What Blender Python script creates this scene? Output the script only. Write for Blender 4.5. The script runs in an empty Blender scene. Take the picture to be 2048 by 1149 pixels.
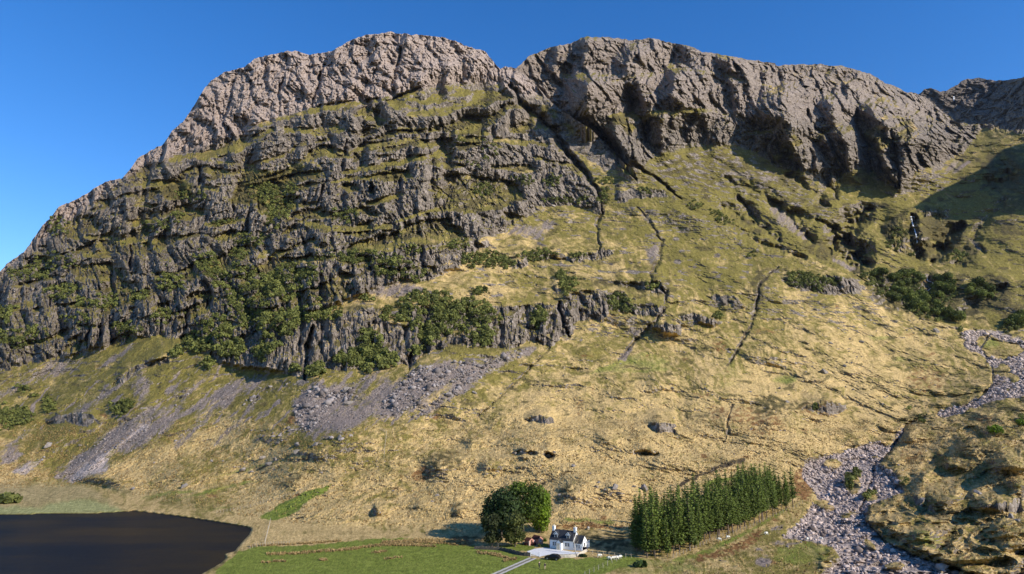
import bpy, bmesh, math, random
import numpy as np
from mathutils import Vector, Matrix
random.seed(7); rng = np.random.default_rng(7)
SC = bpy.context.scene
COL = SC.collection
# ------------------------------------------------------------------ camera, sky, sun, exposure
CAM_H = 44.0; PITCH = math.radians(10.0); FPX = 1365.33          # a drone about 44 m above the valley floor
cam_d = bpy.data.cameras.new('camera'); cam = bpy.data.objects.new('camera', cam_d); COL.objects.link(cam)
cam.location = (0, 0, CAM_H); cam.rotation_euler = (math.radians(90) + PITCH, 0, 0)
cam_d.sensor_width = 36; cam_d.lens = 24; cam_d.clip_start = 1; cam_d.clip_end = 20000
SC.camera = cam
SUN_EL = math.radians(29.5)
SUN_H = Vector((0.87, -0.49)).normalized()                       # towards the sun, in plan
SUN = Vector((SUN_H.x*math.cos(SUN_EL), SUN_H.y*math.cos(SUN_EL), math.sin(SUN_EL)))
sd = bpy.data.lights.new('sun', 'SUN'); so = bpy.data.objects.new('sun', sd); COL.objects.link(so)
sd.energy = 5.0; sd.angle = math.radians(0.5); sd.color = (1.0, 0.93, 0.82)
so.rotation_euler = SUN.to_track_quat('Z', 'Y').to_euler()
W = bpy.data.worlds.new('World'); SC.world = W; W.use_nodes = True
nt = W.node_tree; bg = nt.nodes['Background']
sky = nt.nodes.new('ShaderNodeTexSky'); sky.sky_type = 'NISHITA'; sky.sun_disc = False
sky.sun_elevation = SUN_EL; sky.sun_rotation = math.atan2(SUN_H.x, SUN_H.y)
sky.air_density = 1.0; sky.dust_density = 0.0; sky.ozone_density = 4.0; sky.altitude = 150
hs = nt.nodes.new('ShaderNodeHueSaturation'); hs.inputs['Saturation'].default_value = 1.29; hs.inputs['Hue'].default_value = 0.509
nt.links.new(sky.outputs[0], hs.inputs['Color']); nt.links.new(hs.outputs[0], bg.inputs[0]); bg.inputs[1].default_value = 0.146
SC.view_settings.view_transform = 'Standard'; SC.view_settings.look = 'None'
SC.view_settings.exposure = 0.38; SC.view_settings.gamma = 1.0
SC.cycles.max_bounces = 6; SC.cycles.transparent_max_bounces = 8

def tag(o, label=None, cat=None, group=None, kind=None):
    if label: o['label'] = label
    if cat: o['category'] = cat
    if group: o['group'] = group
    if kind: o['kind'] = kind
    return o
def empty(name, loc, rz=0.0, label=None, cat=None, group=None):
    o = bpy.data.objects.new(name, None); COL.objects.link(o)
    o.location = loc; o.rotation_euler = (0, 0, rz); o.empty_display_size = 0.5
    return tag(o, label, cat, group)

# ------------------------------------------------------------------ node helpers
def mat(name):
    m = bpy.data.materials.new(name); m.use_nodes = True
    return m, m.node_tree, m.node_tree.nodes['Principled BSDF']
def N(t, typ, **kw):
    n = t.nodes.new(typ)
    for k, v in kw.items(): setattr(n, k, v)
    return n
def noise(t, vec, scale, detail=4, rough=0.55):
    n = N(t, 'ShaderNodeTexNoise'); n.inputs['Scale'].default_value = scale
    n.inputs['Detail'].default_value = detail; n.inputs['Roughness'].default_value = rough
    t.links.new(vec, n.inputs['Vector']); return n.outputs['Fac']
def mapping(t, vec, sc):
    n = N(t, 'ShaderNodeMapping'); n.inputs['Scale'].default_value = sc
    t.links.new(vec, n.inputs['Vector']); return n.outputs['Vector']
def ramp(t, fac, stops):
    n = N(t, 'ShaderNodeValToRGB'); t.links.new(fac, n.inputs['Fac'])
    e = n.color_ramp.elements
    while len(e) < len(stops): e.new(0.5)
    for i, (p, c) in enumerate(stops):
        e[i].position = p; e[i].color = (*c, 1) if len(c) == 3 else c
    return n.outputs['Color']
def mix(t, fac, a, b, mode='MIX'):
    n = N(t, 'ShaderNodeMix'); n.data_type = 'RGBA'; n.blend_type = mode
    for s, v in ((n.inputs[0], fac), (n.inputs[6], a), (n.inputs[7], b)):
        if hasattr(v, 'links'): t.links.new(v, s)
        elif isinstance(v, (int, float)): s.default_value = v
        else: s.default_value = (*v, 1)
    return n.outputs[2]
def math_(t, op, a, b=None, c=None, clamp=False):
    n = N(t, 'ShaderNodeMath', operation=op); n.use_clamp = clamp
    for i, v in enumerate((a, b, c)):
        if v is None: continue
        if hasattr(v, 'links'): t.links.new(v, n.inputs[i])
        else: n.inputs[i].default_value = v
    return n.outputs[0]
def sharpen(t, mask, nz, lo, hi, amt):
    """mask broken up by noise, then a soft threshold"""
    a = math_(t, 'SUBTRACT', nz, 0.5); a = math_(t, 'MULTIPLY_ADD', a, amt, mask)
    n = N(t, 'ShaderNodeMapRange'); n.interpolation_type = 'SMOOTHSTEP'
    t.links.new(a, n.inputs[0]); n.inputs[1].default_value = lo; n.inputs[2].default_value = hi
    return n.outputs[0]
def simple_mat(name, col, rough=0.8, var=0.25, scale=6.0, bump=0.0, metallic=0.0):
    m, t, b = mat(name)
    co = N(t, 'ShaderNodeTexCoord').outputs['Object']
    f = noise(t, co, scale, 5)
    c = ramp(t, f, [(0.25, tuple(x*(1-var) for x in col)), (0.75, tuple(min(1, x*(1+var)) for x in col))])
    t.links.new(c, b.inputs['Base Color']); b.inputs['Roughness'].default_value = rough
    b.inputs['Metallic'].default_value = metallic; b.inputs['Specular IOR Level'].default_value = 0.25
    if bump:
        bn = N(t, 'ShaderNodeBump'); bn.inputs['Strength'].default_value = bump; bn.inputs['Distance'].default_value = 0.05
        t.links.new(f, bn.inputs['Height']); t.links.new(bn.outputs[0], b.inputs['Normal'])
    return m

# ------------------------------------------------------------------ numpy noise
PERM = rng.permutation(256).astype(np.int32); PERM = np.concatenate([PERM, PERM])
_a = rng.random(256)*2*np.pi; GX = np.cos(_a).astype(np.float32); GY = np.sin(_a).astype(np.float32)
def pn(x, y, seed=0):
    x = np.asarray(x, np.float32); y = np.asarray(y, np.float32)
    xi = np.floor(x); yi = np.floor(y); fx = x-xi; fy = y-yi
    xi = xi.astype(np.int32)+seed*37; yi = yi.astype(np.int32)+seed*91
    u = fx*fx*fx*(fx*(fx*6-15)+10); v = fy*fy*fy*(fy*(fy*6-15)+10)
    def g(ix, iy, dx, dy):
        h = PERM[(PERM[ix & 255]+iy) & 255]
        return GX[h]*dx+GY[h]*dy
    a = g(xi, yi, fx, fy); b = g(xi+1, yi, fx-1, fy); c = g(xi, yi+1, fx, fy-1); d = g(xi+1, yi+1, fx-1, fy-1)
    return ((a+u*(b-a))+v*((c+u*(d-c))-(a+u*(b-a))))*1.45
def fbm(x, y, oct=4, seed=0, gain=0.5):
    s = 0; a = 1.0; f = 1.0
    for i in range(oct):
        s = s+a*pn(x*f, y*f, seed+i*5); a *= gain; f *= 2.03
    return s
def hsh(i, j, seed=0):
    i = i.astype(np.int32)+seed*57; j = j.astype(np.int32)+seed*131
    return PERM[(PERM[i & 255]+j) & 255]/255.0
def blocks(L, z, lam, h, seed):
    """jointed rock: pillars and blocks standing proud by different amounts"""
    w = 0.7*pn(L/(lam*3.1), z/(h*1.7), seed+1)+0.25*pn(L/(lam*.9), z/(h*.6), seed+2)
    i = np.floor(L/lam+w); j = np.floor(z/h+hsh(i, i*0, seed)*7+0.35*pn(L/(lam*1.3), z/h, seed+3))
    return hsh(i, j, seed+4)-0.5
def saw(L, z, lam, seed):
    """buttress after buttress: each rises sharply from the gully on its left and falls away gently to its right"""
    t = L/lam+0.95*pn(L/(lam*2.6), z/(lam*3.6), seed+1)+0.34*pn(L/(lam*.8), z/(lam*1.3), seed+2)+0.5*hsh(np.floor(z/(lam*2.2)+pn(L/(lam*2), z/(lam*2), seed+6)), L*0, seed+7)
    i = np.floor(t); f = t-i; k = 0.10+0.16*hsh(i, i*0, seed+3)
    p = np.where(f < k, f/k, 1-(f-k)/(1-k)); am = 0.35+0.9*hsh(i, np.floor(z/(lam*4)+hsh(i, i*0, seed+5)*3), seed+4)
    return (p-.5)*am
def sstep(a, b, x):
    t = np.clip((x-a)/(b-a), 0, 1); return t*t*(3-2*t)

# ------------------------------------------------------------------ survey raster: masks drawn over the hillside as bearings (X) and angles (Y)
STEP = 2.0; RX0, RX1, RY0, RY1 = -240, 2300, 0, 1300
rx = np.arange(RX0, RX1+1, STEP, dtype=np.float32); ry = np.arange(RY0, RY1+1, STEP, dtype=np.float32)
RXX, RYY = np.meshgrid(rx, ry)
RX_ = np.zeros_like(RXX)
def zr(x0, y0, s):
    return lambda *p: [(x0+a[0]/s, y0+a[1]/s)+tuple(a[2:]) for a in p]
z1 = zr(900, 900, 4.615); z2 = zr(1200, 900, 4.096); z3 = zr(1548, 650, 2.302); z4 = zr(0, 850, 3.413)
z5 = zr(500, 850, 3.842); z6 = zr(0, 500, 2.873); z7 = zr(500, 500, 2.873); z8 = zr(1040, 500, 2.873)
v1 = zr(1000, 1030, 8.192); v2 = zr(300, 50, 2.873); v3 = zr(950, 50, 3.283); v4 = zr(1448, 100, 2.498)
v5 = zr(0, 300, 2.872); v6 = zr(400, 250, 3.283); v7 = zr(900, 250, 3.283); v8 = zr(1600, 450, 3.83)
q3 = zr(0, 0, 2.0); q4 = zr(1024, 0, 2.0); q5 = zr(0, 575, 2.0); q6 = zr(1024, 575, 2.0)
def fill(pts, m=None, val=1.0):
    p = np.array([q[:2] for q in pts], np.float32)
    if m is None: m = np.zeros_like(RXX)
    x0, x1, y0, y1 = p[:, 0].min(), p[:, 0].max(), p[:, 1].min(), p[:, 1].max()
    i0, i1 = max(0, int((y0-RY0)/STEP)), min(len(ry), int((y1-RY0)/STEP)+2)
    j0, j1 = max(0, int((x0-RX0)/STEP)), min(len(rx), int((x1-RX0)/STEP)+2)
    X = RXX[i0:i1, j0:j1]; Y = RYY[i0:i1, j0:j1]; ins = np.zeros(X.shape, bool)
    for k in range(len(p)):
        ax, ay = p[k]; bx, by = p[(k+1) % len(p)]
        if ay == by: continue
        c = ((ay > Y) != (by > Y)) & (X < (bx-ax)*(Y-ay)/(by-ay)+ax)
        ins ^= c
    m[i0:i1, j0:j1] = np.where(ins, np.maximum(m[i0:i1, j0:j1], val) if val > 0 else 0, m[i0:i1, j0:j1])
    return m
def blur(m, r):
    k = max(1, int(r/STEP))
    for ax in (0, 1):
        for _ in range(2):
            c = np.cumsum(np.pad(m, [(k+1, k) if a == ax else (0, 0) for a in (0, 1)], mode='edge'), axis=ax, dtype=np.float64)
            n = m.shape[ax]
            m = ((c[2*k+1:2*k+1+n] - c[:n]) if ax == 0 else (c[:, 2*k+1:2*k+1+n] - c[:, :n]))/(2*k+1)
    return m.astype(np.float32)
def stroke(pts, w=None, m=None, amp=1.0, prof='soft'):
    """widths are half widths; profile 1 at the line falling to 0 at the width; max-blended"""
    if m is None: m = np.zeros_like(RXX)
    for k in range(len(pts)-1):
        a, b = pts[k], pts[k+1]
        wa = a[2] if len(a) > 2 else w; wb = b[2] if len(b) > 2 else w
        W_ = max(wa, wb)+2
        i0, i1 = max(0, int((min(a[1], b[1])-W_-RY0)/STEP)), min(len(ry), int((max(a[1], b[1])+W_-RY0)/STEP)+2)
        j0, j1 = max(0, int((min(a[0], b[0])-W_-RX0)/STEP)), min(len(rx), int((max(a[0], b[0])+W_-RX0)/STEP)+2)
        if i1 <= i0 or j1 <= j0: continue
        X = RXX[i0:i1, j0:j1]; Y = RYY[i0:i1, j0:j1]
        dx, dy = b[0]-a[0], b[1]-a[1]; L = dx*dx+dy*dy+1e-6
        t = np.clip(((X-a[0])*dx+(Y-a[1])*dy)/L, 0, 1)
        d = np.hypot(X-a[0]-t*dx, Y-a[1]-t*dy)/(wa+(wb-wa)*t)
        if prof == 'soft': v = sstep(1, 0, d)
        elif prof == 'hard': v = sstep(1.15, 0.75, d)
        else: v = np.clip(1-d, 0, 1)
        m[i0:i1, j0:j1] = np.maximum(m[i0:i1, j0:j1], v*amp)
    return m
def blobs(lst, m=None, val=1.0):
    if m is None: m = np.zeros_like(RXX)
    for b in lst:
        cx, cy, a, bb = b[:4]; ang = math.radians(b[4]) if len(b) > 4 else 0
        R = max(a, bb)*1.4
        i0, i1 = max(0, int((cy-R-RY0)/STEP)), min(len(ry), int((cy+R-RY0)/STEP)+2)
        j0, j1 = max(0, int((cx-R-RX0)/STEP)), min(len(rx), int((cx+R-RX0)/STEP)+2)
        if i1 <= i0 or j1 <= j0: continue
        X = RXX[i0:i1, j0:j1]-cx; Y = RYY[i0:i1, j0:j1]-cy
        u = X*math.cos(ang)+Y*math.sin(ang); v = -X*math.sin(ang)+Y*math.cos(ang)
        d = np.sqrt((u/a)**2+(v/bb)**2)
        m[i0:i1, j0:j1] = np.maximum(m[i0:i1, j0:j1], val*sstep(1.25, 0.6, d))
    return m
def zb(f, s, *lst):
    """blobs given in a zoomed frame"""
    out = []
    for b in lst:
        c = f((b[0], b[1]))[0]; out.append((c[0], c[1], b[2]/s, b[3]/s)+tuple(b[4:]))
    return out
def samp(m, X, Y):
    u = np.clip((X-RX0)/STEP, 0, len(rx)-1.001); v = np.clip((Y-RY0)/STEP, 0, len(ry)-1.001)
    i = u.astype(np.int32); j = v.astype(np.int32); fu = (u-i).astype(np.float32); fv = (v-j).astype(np.float32)
    return (m[j, i]*(1-fu)+m[j, i+1]*fu)*(1-fv)+(m[j+1, i]*(1-fu)+m[j+1, i+1]*fu)*fv
def idw(ctrl, power=3.0, sm=24):
    c = np.array(ctrl, np.float32); st = 16
    gx = np.arange(RX0, RX1+st, st); gy = np.arange(RY0, RY1+st, st); X, Y = np.meshgrid(gx, gy)
    num = np.zeros(X.shape); den = np.zeros(X.shape)
    for x, y, s in c:
        w = 1/((X-x)**2+(Y-y)**2+200.)**(power/2); num += w*s; den += w
    g = (num/den).astype(np.float32)
    u = (RXX-RX0)/st; v = (RYY-RY0)/st; i = np.minimum(u.astype(int), g.shape[1]-2); j = np.minimum(v.astype(int), g.shape[0]-2)
    fu = u-i; fv = v-j
    r = (g[j, i]*(1-fu)+g[j, i+1]*fu)*(1-fv)+(g[j+1, i]*(1-fu)+g[j+1, i+1]*fu)*fv
    return blur(r.astype(np.float32), sm)
def tps(ctrl, lam=1e-3):
    """smooth surface of distance through surveyed points (thin plate, on the logarithm)"""
    c = np.array(ctrl, float); p = c[:, :2]/300.; v = np.log(c[:, 2]); n = len(c)
    U = lambda r2: np.where(r2 > 1e-12, r2*np.log(np.maximum(r2, 1e-12)), 0)
    K = U(((p[:, None]-p[None])**2).sum(-1))+np.eye(n)*lam; Q = np.c_[np.ones(n), p]
    S = np.linalg.solve(np.block([[K, Q], [Q.T, np.zeros((3, 3))]]), np.r_[v, 0, 0, 0])
    st = 8; gx = np.arange(RX0, RX1+st, st); gy = np.arange(RY0, RY1+st, st); X, Y = np.meshgrid(gx/300., gy/300.)
    g = S[n]+S[n+1]*X+S[n+2]*Y
    for i in range(n): g = g+S[i]*U((X-p[i, 0])**2+(Y-p[i, 1])**2)
    u = (RXX-RX0)/st; w = (RYY-RY0)/st; i = np.minimum(u.astype(int), g.shape[1]-2); j = np.minimum(w.astype(int), g.shape[0]-2)
    fu = u-i; fv = w-j
    r = (g[j, i]*(1-fu)+g[j, i+1]*fu)*(1-fv)+(g[j+1, i]*(1-fu)+g[j+1, i+1]*fu)*fv
    return np.exp(blur(r.astype(np.float32), 10))
def rays(X, Y):
    xc = (X-1024.0)/FPX; yc = (574.5-Y)/FPX
    return xc, math.cos(PITCH)-yc*math.sin(PITCH), math.sin(PITCH)+yc*math.cos(PITCH)
def pl(pts, X):
    p = sorted((a[0], a[1]) for a in pts); return np.interp(X, [a[0] for a in p], [a[1] for a in p])
# ------------------------------------------------------------------ outlines of the hills as seen from the drone
S1 = [(-240, 700)]+[(-120, 610)]+v5((0, 700), (40, 660), (130, 590), (200, 500), (240, 440), (300, 380), (340, 330), (430, 285), (520, 240), (600, 185), (700, 165), (740, 120), (790, 50)) + \
     v2((0, 725), (70, 690), (130, 610), (190, 560), (230, 500), (280, 420), (310, 370), (350, 315), (450, 265), (540, 245), (620, 185), (700, 170), (740, 160), (830, 148), (910, 170), (980, 165), (1050, 140), (1130, 110), (1200, 65), (1380, 40), (1480, 55), (1580, 60), (1680, 70), (1800, 110), (1930, 160), (1980, 220), (2010, 255)) + \
     [(1012, 134), (1030, 140)]+v3((330, 330), (400, 390), (470, 480), (560, 560), (720, 660), (800, 720), (920, 840), (1000, 930), (1060, 960), (1200, 1050)) + \
     [(1357, 405), (1433, 446), (1500, 474), (1568, 495), (1640, 525), (1699, 552), (1741, 580), (1793, 613), (1835, 633), (1874, 646), (1921, 656), (1980, 664), (2048, 680), (2140, 700), (2300, 730)]
S2 = [(960, 190), (1000, 150), (1020, 134)]+v3((270, 280), (350, 210), (450, 165), (560, 135), (640, 110), (740, 78), (830, 85), (960, 82), (1010, 100), (1080, 95), (1170, 90), (1250, 110), (1360, 130), (1480, 170), (1650, 200), (1820, 235), (1970, 250)) + \
     v4((260, 78), (330, 75), (450, 70), (560, 80), (660, 95), (750, 130), (810, 170), (900, 205), (950, 210), (1000, 240), (1060, 280), (1110, 320), (1160, 362), (1230, 372), (1330, 370), (1400, 398), (1499, 398))+[(2140, 250), (2300, 235)]
S3 = [(1780, 240), (1835, 190)]+v4((980, 218), (1000, 200), (1030, 190), (1060, 200), (1080, 210), (1110, 202), (1140, 190), (1165, 178), (1200, 150), (1230, 143), (1290, 141), (1330, 150), (1360, 155), (1420, 150), (1450, 146), (1499, 137))+[(2140, 140), (2300, 120)]

# ------------------------------------------------------------------ how steep the ground is (degrees), surveyed at points
CTRL = [(0, 1290, 0), (400, 1290, 0), (0, 1000, 0.4), (250, 985, 1), (500, 1080, 0.5), (800, 1130, 0.3), (1100, 1130, 0.3), (1400, 1150, 0.8), (1000, 1062, 0.8), (1250, 1075, 1.5), (1400, 1040, 4), (-200, 1000, 0.5),
 (1700, 1160, 1.5), (1650, 1000, 3), (1750, 900, 5), (1900, 790, 7), (1990, 720, 8), (2048, 690, 8), (1850, 1100, 5), (2000, 1100, 6), (1950, 950, 8), (2048, 900, 9), (1900, 880, 8), (2048, 780, 9), (2200, 900, 9), (2200, 1200, 6),
 (200, 965, 5), (100, 940, 18), (300, 910, 22), (450, 975, 7), (600, 970, 12), (700, 1010, 12), (900, 1000, 15), (1100, 1000, 15), (1300, 985, 14), (1500, 935, 12), (1600, 905, 13), (-150, 940, 15),
 (0, 850, 26), (150, 800, 29), (300, 800, 31), (450, 840, 27), (600, 810, 29), (750, 800, 28), (900, 860, 21), (1000, 780, 25), (1150, 860, 19), (1300, 860, 19), (1450, 860, 18), (1600, 830, 17), (1750, 760, 16), (1850, 720, 14),
 (300, 720, 34), (600, 760, 34), (900, 710, 33), (1100, 700, 32), (1250, 720, 27), (1400, 720, 26), (1550, 700, 25), (1700, 660, 22), (1850, 665, 16), (1000, 700, 33),
 (1250, 600, 31), (1400, 600, 30), (1550, 600, 28), (1650, 565, 26), (1200, 520, 33), (1350, 480, 33), (1450, 490, 32), (1300, 400, 36), (1250, 360, 38), (1100, 540, 32), (900, 560, 34), (1000, 540, 33),
 (200, 600, 48), (400, 560, 48), (600, 520, 48), (800, 450, 48), (1000, 400, 50), (1100, 330, 48), (600, 350, 50), (800, 250, 46), (900, 200, 40), (400, 380, 50), (200, 460, 48), (0, 610, 44), (700, 120, 58), (900, 110, 56), (550, 180, 58), (-150, 650, 45),
 # second hill
 (1200, 160, 56), (1350, 180, 56), (1500, 210, 54), (1600, 170, 44), (1700, 180, 40), (1800, 220, 38), (1850, 250, 38), (1300, 270, 56), (1450, 260, 56), (1600, 300, 52), (1720, 330, 52), (1820, 310, 46), (1100, 160, 54), (1250, 110, 50), (1400, 130, 46), (1500, 140, 42),
 (1400, 330, 38), (1500, 370, 35), (1600, 400, 33), (1700, 410, 32), (1550, 450, 33), (1660, 470, 32), (1760, 450, 27), (1820, 480, 26), (1780, 400, 28), (1300, 340, 42),
 (1900, 330, 32), (1950, 290, 30), (2000, 280, 31), (2048, 350, 34), (1950, 420, 30), (2048, 450, 30), (1900, 450, 28), (1850, 420, 24), (2000, 500, 22), (2048, 560, 20), (1900, 540, 20), (1820, 570, 18), (1950, 610, 15), (2048, 640, 14), (1720, 520, 22), (2200, 400, 30), (2200, 600, 18)]
SL = idw(CTRL)

# strata of the dark crags dip to the left of the face
kx = np.interp(rx, [-240, 600, 800, 950, 1050, 1300, 2300], [-.25, -.27, -.20, -.04, .25, .4, .4])
TT = RYY - (np.cumsum(kx)*STEP)[None, :]
LA = [(-240, 740), (-100, 625), (0, 548), (60, 505), (120, 455), (200, 393), (260, 350), (300, 325), (450, 282), (509, 257), (554, 242), (606, 221), (669, 210), (735, 207), (805, 189), (892, 168), (944, 166), (1000, 172), (1030, 185)]
topcliff = fill(S1[1:62]+[(1050, 230), (1030, 185)]+LA[::-1][1:])
LAx = pl(LA, rx)[None, :]
topcliff = ((RYY < LAx) & (RXX < 1035)).astype(np.float32)
topcliff = np.maximum(topcliff, fill(v3((150, 270), (330, 330), (400, 390), (480, 490), (400, 450), (330, 470), (260, 440), (180, 320))))
face = fill([(-240, 800)]+LA+[(1040, 205), (1090, 255), (1150, 320), (1190, 372), (1208, 425), (1130, 402), (1085, 415), (1040, 440), (1010, 462), (960, 474), (930, 500), (880, 505), (870, 560), (800, 560), (700, 600), (640, 625), (560, 655), (440, 690), (380, 690), (320, 668), (180, 700), (0, 742)])
rib2 = fill(v3((230, 380), (330, 480), (470, 490), (720, 670), (960, 880), (1010, 950), (850, 950), (700, 850), (560, 800), (430, 620), (300, 490)))
cliffs = np.zeros_like(RXX)
for pts in (
 z7((0, 480), (120, 410), (330, 390), (480, 370), (620, 320), (760, 330), (790, 420), (900, 440), (900, 330), (1300, 330), (1480, 310), (1600, 330), (1640, 460), (1600, 500), (1540, 560), (1400, 570), (1150, 560), (1000, 600), (920, 680), (790, 650), (720, 690), (560, 700), (350, 690), (320, 740), (160, 700), (60, 660), (0, 640)),
 z6((1100, 480), (1300, 420), (1724, 420), (1724, 700), (1540, 690), (1330, 660), (1210, 640), (1230, 560)),
 z7((60, 350), (200, 290), (330, 270), (420, 200), (560, 190), (660, 230), (560, 270), (480, 290), (380, 310), (240, 350), (80, 370)),
 z7((440, 120), (560, 80), (740, 90), (880, 100), (1010, 150), (1020, 180), (920, 180), (780, 190), (700, 210), (500, 170)),
 z7((960, 60), (1100, 20), (1230, 20), (1200, 100), (1080, 150), (1000, 120)),
 z8((0, 320), (130, 300), (220, 320), (250, 270), (380, 230), (600, 240), (620, 320), (840, 330), (830, 385), (720, 390), (520, 350), (470, 410), (330, 410), (290, 490), (250, 490), (180, 560), (60, 530), (0, 540)),
 z8((880, 375), (1000, 355), (1100, 390), (1160, 410), (1110, 435), (960, 405)), z8((500, 190), (680, 190), (800, 180), (850, 270), (760, 250), (620, 220)),
 z8((740, 430), (800, 410), (920, 430), (910, 490), (830, 480)), z8((1090, 250), (1240, 270), (1300, 325), (1180, 320), (1110, 290)),
 z8((710, 1010), (800, 990), (900, 1000), (890, 1060), (780, 1060)), z8((190, 210), (240, 220), (230, 270), (180, 260)), z8((20, 990), (100, 950), (190, 960), (200, 1000), (80, 1000)),
 z8((1480, 160), (1700, 170), (1724, 250), (1560, 220)), v8((100, 400), (280, 380), (420, 420), (500, 490), (330, 530), (150, 520)),
 v7((520, 860), (500, 950), (380, 960), (430, 900)), v7((600, 850), (720, 870), (950, 850), (970, 900), (820, 910), (680, 890), (560, 900)), v7((960, 820), (1100, 830), (970, 900)),
 v7((600, 480), (900, 490), (970, 520), (880, 540), (620, 530)), v7((1090, 430), (1400, 430), (1440, 480), (1230, 480), (1100, 520)), v7((0, 800), (250, 760), (290, 800), (100, 860), (20, 900)),
 z6((660, 760), (790, 660), (960, 620), (960, 660), (800, 690), (700, 770)), z6((260, 980), (340, 940), (540, 940), (570, 1000), (500, 1020)),
 z1((570, 20), (700, 10), (800, 20), (780, 45), (590, 45)), z1((860, 40), (960, 30), (950, 80), (880, 90)), z2((240, 50), (330, 10), (480, 30), (450, 60), (330, 50)),
 z3((120, 380), (230, 340), (330, 370), (300, 400), (180, 405)), z3((950, 840), (1060, 800), (1150, 800), (1150, 870), (1070, 865), (1000, 860)), z3((640, 790), (690, 790), (690, 830), (640, 830)), z3((900, 770), (960, 765), (950, 790), (905, 790))):
    fill(pts, cliffs)
# second hill: crags down to the grass
cl2 = fill(S2[2:34]+[(1960, 272), (1930, 300), (1870, 332), (1830, 345), (1800, 388), (1780, 362), (1740, 332), (1690, 352), (1660, 378), (1620, 348), (1580, 347), (1545, 332), (1520, 312), (1470, 290), (1400, 296), (1340, 304), (1290, 330), (1262, 338), (1225, 300), (1169, 251), (1120, 220), (1072, 169)])
cl2 = np.maximum(cl2, fill(S3+[(2300, 262), (2048, 266), (1930, 256), (1900, 225), (1850, 190), (1780, 250)]))
_by = np.interp(rx, [1160, 1262, 1300, 1340, 1400, 1470, 1520, 1560, 1600, 1660, 1700, 1740, 1780, 1800, 1830, 1870, 1930, 1960], [300, 340, 328, 312, 300, 300, 322, 345, 352, 378, 362, 340, 366, 392, 352, 338, 304, 276])
_by = _by+18*pn(rx/24, rx*0+2.2, 24)+9*pn(rx/8, rx*0+7.1, 25)
cl2 = np.where((RXX > 1250) & (RXX < 1960) & (RYY > _by[None, :]), 0, cl2)
rough = fill([(1262, 338), (1340, 300), (1470, 290), (1560, 335), (1640, 400), (1700, 450), (1600, 430), (1480, 390), (1380, 380), (1310, 370)])
cliffs2 = cl2*(RYY > 60)
band2 = fill(v3((880, 600), (1100, 600), (1200, 560), (1500, 560), (1850, 700), (1900, 850), (1980, 900), (1900, 800), (1750, 780), (1500, 770), (1300, 800), (1150, 790), (1080, 700)))
gorge = np.maximum(fill(v4((800, 880), (920, 830), (960, 850), (1040, 960), (1000, 1040), (880, 1020), (810, 970))), fill(v4((930, 790), (1130, 790), (1130, 860), (1000, 840))))

# grassy ledges and terraces (half width in picture points)
ledges = np.zeros_like(RXX)
for p, w in ((v6((980, 178), (1200, 135), (1440, 85)), 5), (v6((950, 312), (1200, 262), (1330, 240), (1500, 205), (1660, 195)), 5), (v6((880, 367), (1080, 345), (1330, 315)), 4), (v6((520, 332), (680, 240), (800, 200)), 4),
 (v6((0, 222), (250, 165), (480, 30)), 5), (v6((30, 235), (330, 270), (560, 195), (700, 110)), 4), (v6((560, 30), (780, 45), (900, 20)), 6), (v6((1100, 520), (1330, 455)), 5), (v6((1290, 640), (1560, 550)), 4), (v6((700, 655), (870, 690), (1250, 672)), 6),
 (v6((60, 660), (300, 620)), 4), (v6((0, 410), (120, 420)), 5), (v6((60, 950), (300, 940)), 4), (v6((400, 850), (540, 850)), 6), (v6((1700, 90), (1850, 90)), 5), (v7((280, 95), (500, 120)), 6), (v7((460, 110), (640, 130)), 5), (v7((280, 770), (370, 765)), 6), (v7((640, 690), (900, 700)), 5),
 (v5((480, 600), (640, 600)), 6), (v5((500, 500), (760, 520), (900, 530)), 5), (v5((820, 200), (900, 190), (1100, 200)), 6), (v5((740, 420), (900, 400)), 5), (v5((1180, 430), (1400, 395)), 5), (v5((0, 930), (180, 880)), 7), (v5((200, 600), (340, 600)), 4), (v5((780, 310), (900, 320)), 4),
 (v2((560, 590), (900, 500), (1250, 440), (1500, 400), (1750, 345), (1980, 350)), 5), (v2((1500, 510), (1700, 500), (1900, 400)), 9), (v2((120, 770), (350, 740), (520, 700), (700, 600)), 6), (v2((950, 620), (1100, 600)), 8), (v2((1600, 380), (2000, 360)), 10),
 (v7((0, 60), (100, 40), (280, 60)), 5), (v6((1300, 20), (1500, 30)), 3)):
    stroke(p, w, ledges, prof='hard')
for p, w in ((v3((880, 600), (1000, 590), (1100, 605), (1250, 572), (1300, 590), (1400, 562), (1560, 560), (1760, 625)), 4), (v3((560, 330), (640, 350), (700, 330)), 5), (v3((900, 380), (1060, 335), (1180, 330), (1300, 270)), 4), (v3((1480, 310), (1640, 330), (1800, 380), (1970, 410)), 4), (v4((100, 420), (250, 400), (300, 325)), 4), (v4((470, 430), (520, 400), (600, 350)), 4), (v4((330, 110), (460, 150), (600, 170), (760, 230), (900, 300), (1100, 360)), 4), (v4((640, 250), (760, 330), (900, 340)), 4)):
    stroke(p, w, ledges, amp=.8, prof='hard')
apron = np.maximum(fill(v6((870, 860), (930, 850), (1000, 780), (1100, 780), (1150, 800), (1270, 790), (1320, 765), (1400, 750), (1540, 735), (1640, 740), (1740, 735), (1800, 780), (1600, 830), (1400, 800), (1200, 840), (1000, 880), (850, 880))), fill(v2((1300, 470), (1500, 400), (1750, 340), (1960, 340), (2010, 420), (1800, 430), (1650, 520), (1560, 530), (1400, 500))))
ledges = np.maximum(ledges, blur(fill(v4((200, 85), (330, 84), (560, 92), (660, 104), (750, 140), (900, 212), (1000, 250), (1080, 300), (1150, 370), (1080, 350), (980, 320), (880, 285), (740, 235), (620, 190), (430, 140))), 7)*(.45+.5*pn(RXX/22, RYY/9, 29)).clip(0, .8))
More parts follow.
